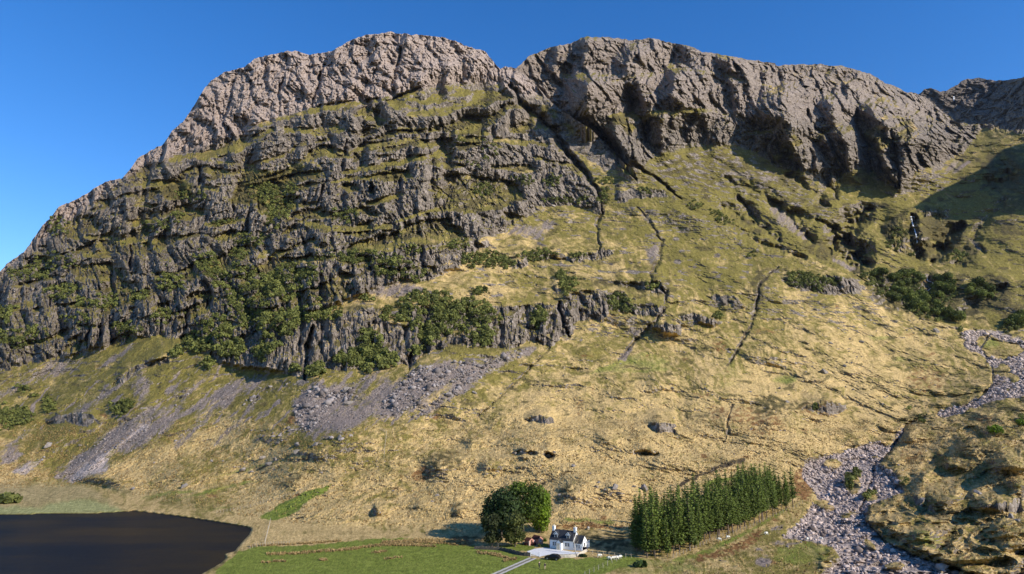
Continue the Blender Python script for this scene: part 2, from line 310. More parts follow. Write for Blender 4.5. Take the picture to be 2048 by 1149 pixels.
terr = np.zeros_like(RXX)
for pts in (z7((460, 320), (640, 260), (740, 250), (860, 290), (840, 330), (700, 310), (600, 300)), z7((640, 260), (740, 200), (1020, 190), (1200, 130), (1350, 130), (1724, 90), (1724, 290), (1500, 310), (1300, 300), (1100, 250), (880, 260)), z7((740, 340), (860, 340), (890, 430), (770, 400))):
    fill(pts, terr)
heath_shade = np.maximum(blobs(zb(v2, 2.873, (750, 870, 250, 60, -12), (620, 990, 200, 60), (150, 960, 140, 60), (1850, 640, 60, 60), (1380, 860, 140, 40))), blobs(zb(v3, 3.283, (980, 640, 110, 80), (1180, 610, 80, 60), (480, 560, 100, 40, 35), (1400, 580, 150, 30), (620, 680, 100, 30, 30))))
heath_shade = np.maximum(heath_shade, blobs(zb(v4, 2.498, (790, 450, 60, 60), (910, 400, 60, 60), (340, 460, 60, 60), (620, 410, 50, 30), (480, 430, 30, 40), (300, 540, 70, 40))))
heath_shade = np.maximum(heath_shade, blur(rough, 14)*.75)
heath_shade = np.maximum(heath_shade, blobs(zb(v4, 2.498, (1000, 880, 190, 110), (1400, 600, 140, 120), (870, 900, 110, 100), (1180, 980, 120, 80), (1000, 1000, 120, 60), (760, 450, 60, 90), (640, 650, 120, 40), (330, 640, 60, 40, 30), (480, 1000, 120, 50, 30), (120, 870, 140, 30, 30))))  # the right-hand blob extends the spur's shadow in the ground colour

# ------------------------------------------------------------------ steepness with crags, bands and ledges worked in
wob = pn(RXX/170, RYY/70, 3)*1.1+pn(RXX/60, RYY/40, 4)*0.45
nz1 = pn(TT/27+wob*1.2, RXX/170+wob*.4, 5)+0.4*pn(TT/11+wob, RXX/70, 6)+0.55*pn(RXX/85, RYY/70, 18)+0.3*pn(RXX/34, RYY/30, 19)+.12
cfrac = sstep(-0.2, 0.12, nz1)
faceb = blur(face, 6); topb = blur(topcliff, 4); cliffb = blur(cliffs, 3); cl2b = blur(cliffs2, 6)
s = SL.copy()
sface = 33+cfrac*37
s = s*(1-faceb)+sface*faceb
rt = blur(rib2, 6); s = s*(1-rt)+(40+cfrac*22)*rt
nzt = pn(TT/30+wob, RXX/120, 8); st_ = 50+18*sstep(-.2, .3, nzt)
s = s*(1-topb)+st_*topb
nz2 = pn((RYY-0.12*RXX)/32+wob, RXX/130, 9); s2 = 42+26*sstep(-.25, .2, nz2)
s = s*(1-cl2b)+s2*cl2b
s = np.where(blur(band2, 4) > .5, 66, s)
s = s*(1-cliffb)+69*cliffb
gb = blur(gorge, 4); s = s*(1-gb)+58*gb
lm = np.maximum(ledges*.85, blur(apron, 4)*np.clip(.75+.6*pn(RXX/30, RYY/12, 21), .15, 1)); s = s*(1-lm)+35*lm
tb = blur(terr, 4); s = s*(1-tb)+31*tb
SLOPE = blur(s, 2.5)

# ------------------------------------------------------------------ relief carved or raised square to the ground (metres)
NN = np.zeros_like(RXX); GN = 0.8+0.55*pn(RXX/26, RYY/26, 15)+0.3*pn(RXX/9, RYY/9, 16)
def carve(p, w, d, prof='lin', wide=False):
    global NN
    if wide: w, d = w*2.3, d*1.1
    elif d > 8: w, d = w*0.72, d*0.8
    else: w, d = w*0.7, d*0.62
    q = []
    for i in range(len(p)-1):                                       # ragged, narrowing towards both ends
        for k_ in range(4):
            t_ = k_/4; f_ = (i+t_)/(len(p)-1)
            q.append((p[i][0]+(p[i+1][0]-p[i][0])*t_+random.uniform(-.25, .25)*w, p[i][1]+(p[i+1][1]-p[i][1])*t_, w*(0.35+0.65*math.sin(math.pi*min(1, f_*1.05+.02))**.6)*random.uniform(.65, 1.2)))
    q.append((p[-1][0], p[-1][1], w*0.3))
    NN = NN-stroke(q, prof=prof)*d*GN
# main gully and its neighbours on the first hill
carve(v3((240, 400), (320, 520), (440, 620), (520, 710), (570, 800), (620, 860)), 21, 36); carve(v3((600, 840), (720, 960), (800, 1060)), 12, 16)
carve(v7((650, 0), (740, 115), (790, 190), (870, 290), (930, 380), (985, 480), (1008, 580)), 11, 20)
carve(v7((1008, 580), (950, 650), (965, 720), (990, 790), (960, 880)), 9, 8)
carve(v7((1230, 540), (1320, 650), (1360, 720), (1390, 760), (1380, 880), (1310, 980), (1350, 1040), (1430, 1110))+z8((850, 230), (840, 310), (900, 300)), 8, 7)
carve(z8((850, 330), (740, 440), (720, 470), (660, 530), (560, 640)), 8, 6)
carve(z8((1480, 100), (1380, 190), (1350, 350), (1300, 480), (1240, 600), (1170, 690)), 7, 4)
carve(z8((1220, 890), (1190, 1030), (1170, 1110)), 5, 2.5)
carve(z8((225, 300), (255, 440), (280, 500)), 8, 16); carve(z7((360, 440), (330, 600), (320, 740)), 13, 18); carve(z7((930, 560), (920, 690)), 11, 14); carve(z7((720, 400), (650, 480)), 8, 8); carve(z7((1724, 560), (1500, 790), (1300, 960)), 6, 3)
for p, w, d in ((v2((1440, 130), (1410, 290), (1370, 350)), 8, 20), (v2((1570, 160), (1550, 230)), 6, 10), (v2((1320, 220), (1270, 320)), 6, 12), (v2((770, 300), (730, 400)), 7, 14), (v2((1000, 230), (960, 350), (930, 470)), 8, 20), (v2((600, 310), (540, 390)), 8, 14), (v2((280, 420), (230, 500)), 8, 12), (v2((1580, 330), (1540, 370), (1350, 440)), 8, 16), (v2((1150, 440), (960, 470)), 6, 10),
  (v2((300, 860), (270, 920)), 10, 14), (v2((1130, 660), (1110, 830)), 7, 12), (v2((790, 730), (780, 800)), 5, 8), (v2((1620, 560), (1590, 640)), 8, 14), (v2((1490, 560), (1500, 620)), 7, 10), (v2((1000, 920), (980, 980)), 8, 12), (v2((1260, 900), (1270, 970)), 9, 14), (v2((1440, 870), (1440, 950)), 6, 9), (v2((615, 980), (620, 1050)), 7, 12), (v2((470, 1010), (480, 1080)), 7, 9), (v2((1910, 600), (1900, 720)), 5, 9),
  (v6((820, 390), (800, 460), (760, 530)), 7, 12), (v6((330, 580), (310, 700), (270, 740)), 9, 16), (v6((380, 480), (380, 560)), 6, 9), (v6((1120, 390), (1140, 460)), 9, 14), (v6((930, 200), (930, 300)), 6, 10), (v6((1040, 210), (1060, 250)), 7, 10), (v6((0, 280), (20, 390)), 10, 14), (v6((100, 310), (110, 370)), 5, 8), (v6((980, 620), (990, 670)), 8, 9),
  (v5((750, 550), (750, 690)), 8, 16), (v5((520, 1010), (500, 1140)), 7, 12), (v5((580, 1000), (575, 1080)), 6, 9), (v5((960, 870), (970, 940)), 8, 12), (v5((1080, 900), (1060, 1030)), 9, 14), (v5((1190, 860), (1180, 910)), 7, 9), (v5((1290, 900), (1290, 980)), 7, 10), (v5((300, 850), (290, 910)), 6, 10), (v5((180, 610), (140, 630)), 8, 10), (v5((920, 480), (880, 620)), 5, 6), (v5((1130, 390), (1140, 430)), 6, 8), (v5((1330, 310), (1340, 360)), 5, 8), (v5((1400, 430), (1380, 490)), 7, 9),
  (z6((640, 780), (740, 700), (860, 640), (960, 620)), 7, 4), (z6((1620, 470), (1580, 560)), 6, 8), (z6((1220, 580), (1210, 640)), 5, 6)):
    carve(p, w, d)
# buttresses of the second hill: each stands proud on its right and drops sharply on its left
def buttress(spine, wl, wr, A):
    """saw-tooth: full height on the spine, falling within wl on its left and wr on its right"""
    p = sorted((a[1], a[0]) for a in spine); ys = [a[0] for a in p]; xs = [a[1] for a in p]
    xc = np.interp(RYY, ys, xs); d = RXX-xc
    v = np.where(d < 0, np.clip(1+d/(wl*.8), 0, 1), np.clip(1-d/wr, 0, 1)**1.0)
    y0, y1 = ys[0], ys[-1]; h = (y1-y0)
    fade = sstep(y0-14, y0+0.25*h, RYY)*sstep(y1+40, y1-0.5*h, RYY)
    return v*fade*A
BT = np.zeros_like(RXX)
for sp, wl, wr, A in ((v3((760, 320), (740, 400), (720, 500), (760, 640)), 62, 95, 95), (v3((1060, 330), (1080, 420), (1120, 500), (1150, 600)), 34, 60, 48), (v3((1330, 280), (1310, 360), (1300, 460), (1330, 570)), 40, 120, 62), (v3((1660, 330), (1690, 420), (1720, 560)), 12, 70, 30),
  (v4((300, 180), (290, 260), (300, 330), (330, 400), (310, 430)), 90, 62, 80), (v4((540, 240), (540, 320), (560, 400)), 48, 52, 60), (v4((720, 260), (760, 340), (820, 400), (850, 470)), 44, 110, 60), (v3((750, 70), (740, 180), (700, 320)), 42, 80, 45), (v3((1040, 150), (1000, 230), (990, 330)), 38, 85, 48), (v3((560, 130), (540, 200), (500, 300)), 22, 60, 26), (v3((1370, 130), (1380, 220), (1440, 300)), 22, 50, 22), (v3((1640, 210), (1700, 300), (1800, 360)), 34, 70, 40), (v3((1500, 180), (1530, 320)), 12, 24, 14),
  (v3((940, 590), (930, 700), (1010, 860), (1040, 950)), 40, 50, 52), (v3((1230, 570), (1220, 660), (1250, 780)), 34, 40, 34), (v3((1500, 560), (1540, 700), (1560, 790)), 14, 110, 16), (v4((460, 400), (520, 480), (560, 560)), 20, 30, 22), (v4((590, 390), (620, 500), (640, 600)), 36, 40, 50), (v4((740, 380), (800, 540), (850, 670)), 34, 34, 50), (v4((900, 400), (890, 520), (900, 660)), 26, 90, 40), (v4((340, 330), (330, 450), (400, 590)), 34, 60, 44), (v4((1010, 400), (1000, 500)), 14, 60, 14), (v4((610, 160), (640, 260)), 16, 40, 16)):
    BT = np.maximum(BT, 0)+buttress(sp, wl, wr, A)*np.clip(1-np.maximum(BT, 0)/(A*1.6+20), 0.25, 1)
NN = NN+blur(BT, 2.5)*1.3
carve([(x+5, y-7) for x, y in S1 if 1165 < x < 1365 and y > 245], 11, 18); carve([(x+5, y-6) for x, y in S1 if 1430 < x < 1750 and y > 400], 7, 5)
# deep gullies on the second hill and the glen
for p, w, d in ((v4((840, 400), (850, 500), (870, 600), (880, 690)), 9, 34), (v4((660, 300), (680, 400), (740, 500), (820, 620), (870, 690)), 11, 40), (v4((420, 300), (440, 370), (510, 440), (580, 540), (620, 610)), 9, 26), (v3((780, 650), (860, 760), (960, 900), (1060, 1010)), 15, 40), (v3((1090, 600), (1110, 700), (1150, 790)), 9, 20)):
    carve(p, w, d)
for p, w, d in (
  (v4((715, 800), (620, 870), (560, 920), (520, 1000)), 13, 26), (v4((610, 945), (650, 1010), (715, 1075)), 17, 30), (v4((540, 990), (600, 1040), (680, 1090)), 12, 12), (v4((0, 850), (170, 960), (400, 1040)), 8, 9.5), (v4((330, 620), (420, 690), (520, 780)), 9, 14), (v4((80, 740), (180, 880), (280, 950)), 8, 11), (v4((250, 770), (400, 890), (440, 960)), 11, 14), (v4((0, 640), (150, 700), (330, 800), (560, 890)), 9, 9), (v4((480, 620), (560, 740)), 9, 10), (v4((640, 560), (760, 620), (860, 690)), 9, 10), (v4((0, 780), (60, 830), (140, 870)), 8, 9), (v4((620, 940), (600, 1000)), 10, 8), (v4((1420, 730), (1290, 880), (1240, 960), (1300, 1010)), 7, 6), (v4((1190, 880), (1080, 960), (960, 1040)), 11, 22), (v4((1110, 980), (1040, 1060)), 11, 18), (v4((1220, 1000), (1160, 1070)), 9, 10), (v4((1400, 560), (1420, 660), (1350, 700)), 12, 14), (v4((1330, 640), (1300, 700)), 8, 9), (v4((940, 830), (930, 900), (960, 1000), (970, 1040)), 8, 14), (v4((1180, 560), (1050, 610)), 6, 4), (v8((570, 400), (700, 560), (900, 700)), 12, 8), (v8((1000, 400), (980, 500), (1000, 620)), 9, 6), (v8((1560, 470), (1200, 680)), 9, 8)):
    carve(p, w, d, wide=True)
# hummocks
def bump(cx, cy, a, b, h, ang=0):
    global NN
    X = RXX-cx; Y = RYY-cy; c, s_ = math.cos(math.radians(ang)), math.sin(math.radians(ang))
    u = (X*c+Y*s_)/a; v = (-X*s_+Y*c)/b
    u = np.where(u < 0, u*2.4, u)                                   # steeper on the left
    NN = NN+h*(0.62 if cy > 700 else .9)*np.exp(-(u*u+v*v)*1.6).astype(np.float32)
for b in zb(z3, 2.302, (900, 560, 190, 55, 9), (820, 640, 110, 40, 6), (1080, 640, 190, 60, 14), (760, 800, 190, 60, 10), (980, 830, 160, 50, 9), (1080, 960, 220, 90, 9), (680, 960, 140, 40, 5), (620, 520, 70, 40, 5), (1000, 490, 90, 40, 6), (560, 640, 70, 40, 3.5), (900, 1040, 220, 60, 4), (230, 380, 120, 40, 5), (700, 700, 90, 40, 5), (1120, 740, 90, 40, 7)): bump(*b)
for b in zb(z5, 3.842, (980, 650, 100, 60, 4.5), (1450, 330, 260, 110, 6, -15), (1300, 610, 160, 60, 3), (300, 450, 200, 50, 3.5, -15), (1600, 660, 130, 60, 3), (1700, 130, 160, 70, 4)): bump(*b)
for b in zb(z8, 2.873, (200, 760, 300, 80, 6), (800, 760, 280, 70, 5), (800, 1010, 150, 60, 5), (120, 970, 160, 60, 4), (1450, 960, 200, 90, 6), (480, 1090, 120, 60, 4), (1350, 600, 200, 80, 5), (1600, 760, 200, 60, 4), (1000, 880, 180, 50, 4)): bump(*b)
for b in zb(z1, 4.615, (1100, 390, 240, 120, 4), (1500, 350, 200, 90, 4), (700, 20, 160, 60, 4), (350, 150, 200, 90, 5)): bump(*b)
# river terraces: banks standing over the gravel
bank = fill(z3((430, 900), (520, 930), (600, 1000), (740, 1070), (910, 1149), (1400, 1149), (1400, 560), (620, 480), (540, 590), (480, 640), (600, 770), (440, 840)))
NN = NN+blur(bank, 3)*1.9
_rm = np.where(RYY < 850, pn(RXX/15, RYY/8, 26)+.45, pn(RXX/22, RYY/10, 27)+.75)+.2*pn(RXX/5, RYY/4, 28)
river_cut = sstep(0, .16, _rm)
hum = fill([(1640, 1300), (1640, 1000), (1700, 860), (1850, 820), (1960, 770), (2048, 730), (2300, 740), (2300, 1300)])
river = np.zeros_like(RXX)
for pts in (z3((880, 15), (1050, 20), (1190, 80), (1190, 330), (1020, 350), (940, 385), (790, 435), (715, 412), (880, 360), (980, 310), (1010, 270), (980, 170), (880, 110), (850, 60)),
            z3((490, 540), (400, 560), (320, 590), (230, 605), (140, 640), (125, 700), (200, 790), (140, 890), (30, 980), (190, 1000), (280, 1030), (300, 1080), (170, 1180), (930, 1180), (720, 1090), (500, 990), (425, 900), (430, 835), (600, 770), (560, 690), (480, 640), (540, 575))):
    fill(pts, river)
for b in ((270, 640, 45, 25), (230, 830, 60, 18, 25), (360, 730, 40, 50), (440, 790, 40, 25), (980, 80, 50, 30), (1060, 215, 35, 25), (560, 1110, 50, 18), (1050, 118, 92, 42), (1110, 250, 24, 18), (1000, 215, 14, 22), (640, 690, 30, 14), (330, 880, 30, 10), (440, 1010, 40, 14, 40)):
    c = z3((b[0], b[1]))[0]; river *= 1-blobs([(c[0], c[1], b[2]/2.302, b[3]/2.302)+tuple(b[4:])])
river = np.maximum(river, stroke(z3((715, 412), (600, 465), (560, 540), (500, 600)), 5, prof='hard')*0.7)
river = np.where(RYY < 862, sstep(.62, .8, blur(river, 5)), river)*river_cut
NN = NN-stroke(z3((1000, 40), (950, 110), (1000, 180), (1012, 270), (960, 330), (860, 385), (720, 415), (610, 460), (560, 540), (530, 590), (470, 640), (455, 700), (400, 850), (430, 920), (520, 1000), (640, 1062), (780, 1112), (920, 1149)), 4)*1.3
NN = NN-blur(river, 4)*1.6
carve(z3((700, 415), (600, 465), (565, 535), (540, 580), (480, 640)), 7, 3)
# the loch
loch = fill([(-240, 1029), (0, 1029), (200, 1027), (265, 1023)]+z4((970, 598), (1060, 608), (1200, 625), (1300, 640), (1440, 660), (1620, 690), (1700, 705), (1715, 715), (1690, 760), (1640, 810), (1600, 860), (1520, 880), (1540, 905), (1500, 945), (1400, 1000), (1340, 1040))+[(360, 1180), (300, 1300), (-240, 1300)])
reeds = fill([(-240, 1008), (0, 1012), (80, 1016)]+z4((330, 540), (430, 520), (640, 515), (760, 555), (850, 590))+[(262, 1024), (200, 1028), (0, 1031), (-240, 1031)])
flatm = fill([(-240, 985), (200, 972), (300, 1000), (520, 1040), (620, 1050), (960, 1062), (1250, 1060), (1290, 1112), (1330, 1117), (1300, 1160), (1250, 1300), (-240, 1300)])
marsh = fill([(-240, 968), (0, 967)]+z4((420, 400), (620, 420), (720, 500), (860, 590), (640, 510), (330, 535))+[(80, 1016), (-240, 1010)])
# masks for the ground cover
scree = np.zeros_like(RXX)
PALE = np.zeros_like(RXX)
for pts in (z4((1020, 0), (940, 60), (830, 130), (745, 230), (735, 310), (640, 350), (530, 385), (460, 392), (500, 340), (600, 260), (720, 190), (850, 100), (980, 0)), z4((600, 60), (430, 160), (300, 220), (240, 310), (150, 350), (100, 330), (60, 320), (200, 260), (330, 200), (480, 120))):
    fill(pts, PALE); fill(pts, scree)
for pts in (z4((880, 0), (700, 110), (500, 230), (400, 300), (360, 370), (440, 390), (560, 290), (700, 190), (830, 100), (960, 10)), z4((1150, 0), (1050, 70), (950, 130), (1000, 130), (1180, 20)), z4((0, 200), (130, 180), (180, 200), (90, 260), (0, 280)),
 z6((800, 545), (720, 600), (560, 700), (540, 695), (640, 610), (760, 550)), z6((350, 620), (230, 690), (150, 720), (230, 730), (390, 660)), z6((870, 730), (790, 740), (760, 850), (830, 830)), z6((1060, 740), (960, 790), (930, 840), (1000, 830)), z6((940, 860), (780, 950), (520, 1110), (560, 1120), (760, 1020), (930, 900)),
 z6((1430, 720), (1330, 760), (1100, 900), (900, 990), (680, 1140), (790, 1140), (1000, 990), (1230, 880), (1300, 920), (1430, 750)), z6((1500, 740), (1400, 830), (1380, 860), (1510, 770)), z6((1560, 900), (1470, 960), (1460, 1000), (1560, 940)),
 z7((790, 720), (640, 900), (430, 1010), (400, 1060), (540, 1050), (680, 980), (740, 890), (830, 760)), z7((640, 745), (560, 800), (440, 780), (300, 800), (230, 900), (300, 950), (400, 890), (560, 840)), z7((380, 770), (280, 870), (250, 950), (290, 1010), (210, 1050), (300, 1050), (430, 980), (470, 900), (430, 800)),
 z7((1180, 650), (950, 680), (860, 760), (760, 890), (740, 960), (860, 950), (980, 880), (1080, 790), (1300, 720), (1320, 640)), z7((1620, 560), (1500, 590), (1330, 660), (1200, 770), (1080, 860), (900, 980), (960, 970), (1110, 890), (1250, 800), (1400, 680), (1560, 610)),
 z7((700, 230), (760, 195), (930, 200), (1030, 230), (900, 270), (860, 260)), z7((0, 740), (80, 740), (0, 800)), z8((620, 440), (700, 440), (690, 500), (640, 500)), z8((700, 500), (610, 580), (540, 640), (610, 640), (660, 560)), z8((0, 560), (100, 550), (90, 600), (20, 620)), z8((300, 500), (360, 500), (360, 540)),
 v7((350, 740), (430, 660), (540, 650), (640, 760), (560, 760), (470, 720)), v7((620, 620), (720, 620), (640, 700), (580, 680)), v6((900, 860), (1000, 820), (1080, 850), (960, 860)), v6((1080, 1110), (1180, 1050), (1300, 1060), (1430, 1110), (1340, 1140)),
 v4((200, 770), (300, 800), (440, 950), (390, 950), (270, 870)), v4((1060, 610), (1200, 540), (1250, 560), (1150, 620)), v4((1240, 930), (1310, 1010), (1270, 1010), (1220, 950)), v4((540, 1030), (660, 1100), (640, 1110), (540, 1060)), v4((0, 600), (320, 640), (250, 660), (0, 620)), v8((230, 240), (440, 330), (400, 360), (280, 310)),
 v7((1230, 560), (1300, 590), (1330, 640), (1290, 640)), v7((1270, 800), (1370, 790), (1380, 880), (1310, 930))):
    fill(pts, scree)
for p in ([(330, 700, 4), (240, 770, 14), (150, 830, 20)], [(420, 748, 5), (330, 830, 16), (250, 900, 20)], [(500, 757, 5), (420, 830, 15), (350, 895, 16)], [(545, 770, 4), (480, 840, 12), (430, 890, 10)], [(700, 742, 8), (640, 820, 20), (560, 880, 12)], [(765, 732, 8), (700, 800, 24), (630, 872, 24)], [(900, 712, 8), (820, 780, 24), (765, 835, 20)], [(130, 720, 5), (60, 765, 16), (-20, 800, 16)], [(310, 760, 4), (270, 810, 10)], [(1020, 700, 6), (930, 760, 10), (850, 832, 7)], [(60, 860, 8), (10, 900, 16)], [(200, 700, 4), (110, 750, 12)]):
    scree = np.maximum(scree, stroke(p)*.9)
scree = np.maximum(scree, blobs(zb(z2, 4.096, (1340, 920, 90, 50), (1450, 645, 80, 36, -20), (1500, 770, 170, 26), (1300, 810, 60, 24), (1000, 910, 60, 14)))*.85)
rust = np.zeros_like(RXX)
for pts in (z7((1000, 700), (870, 790), (770, 880), (780, 930), (900, 850), (1050, 760), (1240, 700), (1100, 690)), z7((250, 930), (200, 1000), (250, 1010), (290, 950)), z7((430, 830), (330, 900), (400, 890)), z5((1240, 410), (1260, 350), (1340, 320), (1410, 360), (1390, 420), (1320, 450)),
            z3((90, 680), (160, 640), (190, 740), (150, 820), (80, 780)), z2((750, 930), (800, 860), (1000, 820), (1190, 720), (1320, 640), (1340, 700), (1200, 820), (1000, 880)), v1((860, 160), (1400, 120), (2000, 160), (2040, 230), (1500, 240), (900, 240)), z1((0, 800), (160, 800), (260, 870), (0, 880))):
    fill(pts, rust)
rust = np.maximum(rust, blobs(zb(z8, 2.873, (1280, 950, 120, 70), (1130, 930, 60, 60), (340, 900, 30, 80), (430, 380, 160, 40), (1050, 830, 60, 30), (1150, 560, 60, 60), (1400, 1000, 150, 80)))*0.6)
rust = np.maximum(rust, blobs(zb(z3, 2.302, (220, 390, 130, 50), (700, 250, 120, 70), (640, 600, 80, 50), (980, 440, 60, 40), (760, 690, 60, 30)))*0.55)
green = fill([(430, 1300), (432, 1140), (480, 1104), (510, 1093), (650, 1094), (750, 1082), (880, 1079), (1000, 1101), (1050, 1112), (1080, 1120), (1260, 1112), (1290, 1118), (1235, 1135), (1180, 1160), (1100, 1300)])
stripe = fill(z5((60, 720), (240, 600), (440, 510), (660, 440), (560, 530), (440, 590), (380, 660), (330, 690), (200, 740)))
green = np.maximum(green, stripe*.85)
for pts, v in ((z5((640, 910), (1000, 870), (1260, 870), (1250, 910), (1000, 900), (700, 950), (250, 985), (0, 990), (0, 960), (400, 930)), .9), (z8((330, 735), (500, 650), (720, 570), (900, 660), (830, 710), (500, 715)), .48), (z2((870, 260), (950, 225), (1240, 215), (1260, 240), (1100, 260), (900, 290)), .7), (z2((560, 890), (760, 850), (1150, 680), (1500, 480), (1600, 450), (1450, 560), (1150, 730), (850, 880), (650, 930)), .6), (v1((0, 500), (480, 480), (600, 540), (430, 600), (250, 600), (0, 560)), 1.), (v1((590, 450), (810, 460), (815, 540), (640, 540)), .9), (z1((1000, 650), (1100, 620), (1560, 640), (1500, 690), (1100, 670)), .6),
               (z8((1100, 640), (1250, 620), (1380, 760), (1200, 830), (1060, 810)), .35), (z2((0, 880), (500, 890), (900, 960), (900, 1020), (0, 1020)), .45), (z2((1450, 800), (1700, 740), (1900, 800), (1880, 900), (1600, 960), (1400, 900)), .5), (z3((640, 930), (760, 960), (800, 1060), (620, 1000)), .5)):
    green = np.maximum(green, fill(pts)*v)
green = np.maximum(green, blobs(zb(z4, 3.413, (1150, 470, 260, 22, -8), (1500, 440, 400, 18, -14), (1450, 580, 350, 12, -12), (1700, 300, 350, 14, -14)))*.6)
green = np.maximum(green, blobs(zb(z3, 2.302, (480, 60, 80, 20), (50, 250, 80, 30), (1000, 90, 50, 30), (580, 160, 60, 20)))*.5)
dirt_shade = np.zeros_like(RXX)  # dark earth; gully darkness and the stream bank's shading are painted in too
for p, w in ((z1((570, 420), (800, 330), (1040, 240), (1100, 160)), 5), (z2((650, 290), (800, 220), (1000, 130), (1180, 80)), 7), (z2((850, 80), (1150, 110)), 4), (z8((1480, 100), (1380, 190), (1350, 350), (1300, 480), (1240, 600), (1170, 690)), 5), (z8((1220, 890), (1190, 1030), (1170, 1110)), 4), (z8((800, 0), (740, 130), (830, 210), (840, 310)), 4), (z8((850, 330), (740, 440), (560, 640)), 5), (z7((1724, 560), (1500, 790), (1200, 1040)), 3), (z5((830, 600), (890, 540), (910, 510)), 2), (z5((960, 480), (1060, 400), (1140, 350)), 2),
             (v7((1230, 540), (1320, 650), (1390, 740), (1380, 880), (1310, 980)), 4), (v7((930, 380), (1000, 480), (1010, 590)), 5), (v4((1420, 730), (1290, 880), (1240, 940)), 4), (v4((80, 740), (180, 880), (280, 950)), 4), (v4((0, 850), (170, 960), (400, 1040)), 4), (v8((0, 400), (240, 470)), 8), (z4((1260, 620), (1720, 580), (1840, 670)), 1.5), (z3((130, 380), (200, 400)), 5), (z3((420, 905), (600, 1010), (740, 1080), (900, 1140)), 4)):
    stroke(p, w, dirt_shade, prof='soft')
brown = blobs(zb(z5, 3.842, (1450, 290, 190, 110, -20), (280, 440, 180, 50, -20), (980, 660, 90, 50), (1250, 640, 150, 40), (1550, 680, 60, 60), (1650, 110, 60, 50)))*.8
brown = np.maximum(brown, blobs(zb(z1, 4.615, (1050, 420, 120, 80), (1100, 330, 160, 50, -20), (50, 160, 120, 80), (60, 540, 80, 90)))*.75)
brown = np.maximum(brown, blobs(zb(z3, 2.302, (940, 650, 180, 40, 15), (740, 850, 120, 50), (960, 560, 120, 40), (1080, 700, 90, 50), (500, 870, 90, 25, 35), (680, 620, 120, 40), (800, 880, 120, 40)))*.7)
brown = np.maximum(brown, blobs(zb(z8, 2.873, (520, 190, 180, 30), (700, 230, 120, 30), (840, 220, 40, 60), (1380, 200, 60, 120), (960, 950, 60, 40), (1420, 900, 120, 80), (1600, 900, 90, 40), (480, 1100, 60, 50)))*.7)
brown = np.maximum(brown, blobs(zb(v4, 2.498, (620, 1000, 70, 40, 30), (1100, 900, 130, 60), (1450, 700, 100, 150), (1420, 900, 80, 60), (330, 640, 80, 30)))*.7)  # the tall blob at the right carries the shaded slope on in colour
brown = np.maximum(brown, blobs(zb(z1, 4.615, (1500, 850, 260, 110), (1300, 780, 200, 50), (150, 830, 200, 60)))*.85)  # rough brown ground, also deepening the pines' cast shadow in the colour
brown = np.maximum(brown, stroke([(x+7, y-9) for x, y in S1[62:] if y < 640], 9)*.75)
brown = np.maximum(brown, blobs(zb(v8, 3.83, (820, 500, 330, 190), (1150, 600, 330, 160), (1500, 520, 160, 160), (1650, 700, 120, 120)))*.8)
path = np.zeros_like(RXX)
stroke(z5((0, 0), (0, 0)), 1, path)
stroke(z4((890, 540), (960, 520), (1080, 490), (1180, 480)), 3, path); stroke(z4((900, 535), (990, 520)), 5, path)
rust = np.maximum(rust, fill(v4((260, 80), (560, 86), (750, 135), (900, 208), (1060, 285), (1000, 325), (880, 285), (740, 235), (600, 185), (430, 135)))*.35)
dry = idw([(0, 980, .8), (300, 950, .8), (600, 1000, .95), (900, 980, 1), (1200, 980, 1), (1500, 900, .9), (1750, 800, .75), (1950, 1000, .6), (1800, 1120, .6), (2000, 850, .55), (1100, 860, .95), (900, 850, .65), (1300, 850, .9), (1500, 800, .85), (1700, 720, .8), (1850, 700, .6), (1300, 720, .55), (1400, 700, .5), (1500, 620, .4), (1600, 600, .5),
  (500, 900, .75), (300, 830, .18), (150, 880, .15), (100, 780, .3), (300, 740, .15), (500, 770, .2), (700, 790, .25), (400, 880, .3), (600, 850, .25), (800, 850, .5), (950, 700, .15), (1050, 640, .3), (1000, 560, .65), (900, 580, .7), (1150, 560, .5), (1250, 620, .35), (1200, 530, .6), (1200, 450, .25), (1300, 480, .3), (1400, 480, .22), (1350, 400, .15), (1500, 540, .25),
  (1500, 420, .15), (1650, 440, .2), (1760, 450, .35), (1800, 500, .45), (1900, 420, .3), (2000, 450, .2), (1950, 300, .4), (1700, 180, .6), (1600, 150, .7), (1820, 230, .7), (900, 180, .3), (700, 300, .4), (400, 300, .55), (800, 350, .25), (300, 500, .35), (0, 620, .3), (1350, 1120, .55), (1550, 1120, .35), (1450, 1080, .6), (700, 600, .6)], sm=30)
for pts, v in ((z4((1600, 0), (1300, 150), (1000, 300), (600, 400), (700, 330), (900, 250), (1250, 80), (1450, 0)), .95), (z6((1380, 960), (1200, 1060), (1040, 1149), (1200, 1149), (1400, 1010), (1420, 960)), .95)):
    m_ = blur(fill(pts), 8); dry = dry*(1-m_)+v*m_

# ------------------------------------------------------------------ distances surveyed from the drone (metres, in plan)
def zd(X, Y, z):
    xc, dy, dz = rays(X, Y); return (X, Y, (z-CAM_H)/(dz/math.hypot(xc, dy)))
flat = [zd(x, y, z) for x, z in ((-240, 0), (0, 0), (300, 0), (600, .6), (900, .6), (1150, .8), (1400, 1.2)) for y in (1290, 1200, 1120, 1080)]
DA = flat+[zd(*q) for q in ((-200, 1010, .3), (0, 1010, .3), (200, 1000, .3), (400, 1040, .5), (600, 1045, 1.2), (800, 1058, 1.2), (1000, 1060, 1.4), (1200, 1058, 2), (-200, 968, 1.5), (0, 967, 1.5), (150, 968, 1.5), (300, 980, 3), (450, 988, 4.5), (600, 1010, 5),
  (1600, 1290, 1.2), (1700, 1149, 1.6), (1550, 1100, 1.6), (1500, 1060, 2.5), (1400, 1050, 2.5), (1600, 1010, 4.5), (2000, 1290, 3), (2200, 1290, 4))]
NZ = len(DA)
